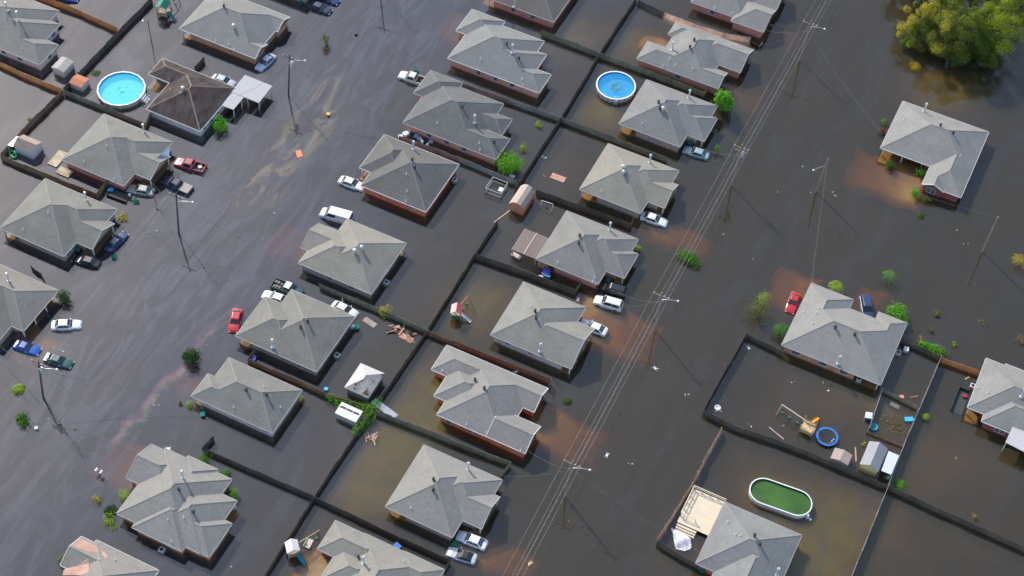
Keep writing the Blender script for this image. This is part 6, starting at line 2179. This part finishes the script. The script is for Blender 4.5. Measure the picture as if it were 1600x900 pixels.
bush('tall thin autumn sapling by the trampoline yard corner', (1187, 483), 4.2, 4.6, 'olive', 620, .26, 8, cat='tree', nm='small_tree')
bush('bright tuft on the crown of the autumn sapling', (1194, 470), 2.4, 5.4, 'lime', 260, .24, 4)
palm('green palm above the roof of the right brick house', (1304, 456), 1.8, 1.6, 'lime', 16, .26)
palm('green palm left of the right brick house', (1219, 522), 1.6, 1.7, 'green', 16, .26)
bush('large bright bush at the right end of the brick house', (1404, 490), 3.0, 2.2, 'bright', 900, .36, 6)
bush('second bright bush tucked behind the brick house end', (1414, 503), 1.6, 2.0, 'bright', 400, .3, 4)
palm('young drooping palm in the open water right of the street', (1387, 438), 1.6, 1.5, 'bright', 8, .24)
palm('yellow drooping palm at the right edge', (1589, 414), 1.6, 1.7, 'yellow', 8, .24)
bush('long grassy bank behind the dark railed fence', (1458, 545), 4.6, .8, 'bright', 900, .35, 7, depth=1.6)
bush('pale dry grass at the left end of the grassy bank', (1441, 533), 1.6, .7, 'dry', 220, .3, 3)
bush('golden round shrub below the tall trees', (1431, 104), 2.0, 1.5, 'yellow', 700, .16, 5)
bush('green shrub at the upper left of the lone house', (1383, 191), 1.2, 1.0, 'bright', 260, .2, 4)
bush('red brown shrub at the left of the lone house', (1381, 204), 1.7, 1.3, 'rust', 420, .18, 5)
bush('dark green shrub left of the porch posts on the lone house', (1391, 257), 1.9, 1.4, 'deep', 480, .24, 5)
bush('green shrub right of the porch posts on the lone house', (1441, 268), 2.0, 1.6, 'green', 480, .26, 5)
bush('bright green shrub left of the brick front gable', (1431, 302), 1.8, 1.5, 'bright', 480, .24, 5)
bush('dark low shrub under the brick front gable', (1451, 311), 1.5, .8, 'deep', 260, .22, 4)
palm('small dark tuft in the water below the lone house', (1438, 338), .25, .75, 'deep', 18, .18, 'plant')
bush('lime shrub in the yard right of the pale fence', (1447, 651), 1.3, .9, 'lime', 260, .2, 4)
palm('spiky grass clump by the yellow shed corner', (1405, 757), .2, 1.3, 'bright', 24, .10, 'grass clump', drop=.2)
bush('tuft of dry reeds by the lower right fence', (1524, 808), 1.5, .5, 'dry', 130, .24, 3)
bush('small tuft of weeds right of the bright bush', (1466, 491), 1.5, .5, 'moss', 150, .24, 3)
bush('low brown weed below the small tuft', (1457, 516), 1.2, .6, 'olive', 90, .24, 3)
bush('lime ball of weed in the open water at right', (1493, 538), 1.0, .6, 'lime', 150, .18, 3)
bush('pale mossy mound at the right edge', (1596, 530), 1.7, .8, 'dry', 260, .2, 4)
bush('patch of dry floating weed at far right', (1538, 505), 1.8, .15, 'dry', 110, .2, 4)
bush('yellow green bush on the mossy fence above the timber heap', (602, 486), 2.5, 1.5, 'gold', 480, .22, 5)
bush('small green weed on the fence by the white sedan', (559, 467), .7, .8, 'bright', 80, .22, 2)
bush('yellow green shrub at the front corner of the left grey house', (193, 339), 1.9, .8, 'gold', 240, .24, 4)
palm('grey green spiky plant beside the cream sheds', (149, 114), .3, 1.1, 'moss', 16, .16, 'plant')
bush('small lime weed beside the brown fence at left', (46, 185), .8, .6, 'lime', 90, .18, 2)
bush('rows of dead stalks in the vegetable bed', (1400, 664), 4.2, .35, 'dry', 260, .26, 9, depth=3.2)
bush('yellow green weed at the back of the yellow shed', (1351, 693), .8, .7, 'gold', 90, .2, 2)
bush('small weed at the corner of the pale pink house', (473, 622), .8, 1.0, 'lime', 90, .2, 3)
bush('green weeds along the boards at the porch of the mottled house', (1105, 205), 2.4, .8, 'deep', 160, .24, 4, depth=4)
# vines over the fence corner
root = thing('vine', 'bright green vine smothering the fence corner below the burnt outbuilding', 'vine', tuple(G(575, 648)))
rnd = random.Random(77)
o = G(575, 648)
s = MB()
for (x, y, r, hh) in [(516, 622, .8, 1.1), (528, 628, .8, 1.0), (540, 631, .7, .9), (552, 634, .9, 1.0), (564, 637, .9, 1.1), (575, 640, 1.1, 1.3), (584, 636, 1.0, 1.3), (590, 629, .9, 1.1), (579, 650, 1.0, 1.2), (571, 658, 1.0, 1.1), (563, 667, .9, 1.0), (556, 675, .8, .9)]:
    c = G(x, y, hh * .6) - o
    leaves(s, (c.x, c.y, hh * .7), (r, r, hh * .7), 210, .2, rnd)
s.build('foliage', LM['bright'], root)
s = MB()
for (a, b) in (((516, 622), (575, 642)), ((575, 642), (556, 676)), ((575, 642), (590, 629))):
    A, B_ = G(*a) - o, G(*b) - o
    s.tube([(A.x, A.y, .9), ((A.x + B_.x) / 2, (A.y + B_.y) / 2, 1.2), (B_.x, B_.y, .9)], .04, 5)
s.build('stems', barkm, root)


def tree(label, px, h, r, lm, lm2=None, n=5200, size=.38, lobes=13, lean=(0, 0)):
    SEED[0] += 1
    rnd = random.Random(SEED[0])
    p = G(*px)
    root = thing('flooded_tree', label, 'tree', (p.x, p.y, 0), 0, 'trees in the flooded grove')
    top = Vector((lean[0], lean[1], h * .8))
    s = MB(); s.tube([(0, 0, -1.3), top * .35 + Vector((.1, 0, 0)), top * .7, top], [.26, .2, .13, .05], 8); s.build('trunk', barkm, root)
    s1, s2, lb = MB(), MB(), MB()
    for k in range(lobes):
        t = 2.4 * k + rnd.random() * .6
        zf = .22 + .72 * ((k + .5) / lobes)
        rr = r * (1.15 - abs(zf - .5) * 1.1) * (.35 + .75 * rnd.random()) * (0 if k == lobes - 1 else 1)
        c = Vector((rr * math.cos(t), rr * math.sin(t), h * zf)) + top * (zf * .3) * Vector((1, 1, 0)).length * 0
        c += Vector((lean[0] * zf, lean[1] * zf, 0))
        f = r * rnd.uniform(.20, .46)
        leaves(s2 if (lm2 and rnd.random() < .4) else s1, c, (f * rnd.uniform(.7, 1.3), f * rnd.uniform(.7, 1.3), f * rnd.uniform(.6, 1.1)), int(n / lobes * rnd.uniform(.7, 1.2)), size, rnd, .35, .12)
        lb.tube([top * (zf * .75), (Vector((0, 0, h * zf * .8)) + c) / 2, c], [.07, .045, .02], 5)
    s1.build('crown', LM[lm], root)
    if s2.f: s2.build('crown', LM[lm2], root)
    lb.build('limbs', barkm, root)


tree('bright yellow green tree with the sunlit crown on the right of the grove', (1541, 82), 11.5, 4.2, 'sunny', 'grove', 13000, .27, 26)
tree('second lime tree at the right edge of the grove', (1564, 40), 10.5, 3.6, 'sunny', 'grove', 8500, .27, 18)
tree('dark narrow tree in the middle of the grove', (1500, 92), 11.5, 3.3, 'grove', 'deep', 11000, .27, 22)
tree('dark low tree at the front right of the grove', (1531, 100), 4.6, 3.0, 'grove', 'deep', 6500, .25, 14)
tree('olive tree left of the dark narrow tree', (1468, 84), 9.5, 3.6, 'moss', 'gold', 10000, .25, 22)
tree('yellowing tree at the left of the grove', (1432, 58), 8.0, 3.4, 'gold', 'moss', 8500, .24, 18)
tree('low lime shrubby tree at the left foot of the grove', (1416, 64), 3.6, 2.2, 'lime', 'gold', 2600, .26, 8)
tree('small dark tree at the front left of the grove', (1486, 104), 5.0, 2.6, 'moss', 'deep', 5500, .24, 12)
tree('pale olive tree at the back left of the grove', (1436, 14), 10.0, 4.2, 'olive', 'moss', 6000, .34, 15)
tree('dark tree at the back of the grove', (1512, 20), 12.0, 3.8, 'grove', 'moss', 7500, .3, 18)
tree('dense olive tree filling the middle of the grove', (1474, 52), 8.0, 4.0, 'grove', 'moss', 7000, .26, 20)
tree('dull green tree between the dark narrow tree and the lime one', (1518, 70), 8.5, 3.4, 'deep', 'dark', 7000, .26, 20)
tree('low olive tree at the left front of the grove', (1438, 74), 5.0, 3.4, 'moss', 'olive', 5500, .25, 16)
tree('tall dull tree at the top behind the middle of the grove', (1484, -8), 11.0, 4.2, 'moss', 'grove', 7000, .3, 18)
tree('bright tree cut by the top right corner', (1606, -18), 9.5, 4.0, 'bright', 'green', 4500, .38, 12)
tree('green tree behind the lime trees at the top', (1572, -8), 11.0, 4.0, 'bright', 'deep', 4500, .38, 13)
tree('dull tree behind the yellowing tree at the top', (1420, -22), 8.0, 3.6, 'olive', 'dark', 3600, .38, 11)
bush('lime tuft at the waterline left of the grove', (1415, 66), 1.8, 1.0, 'bright', 300, .24, 4)
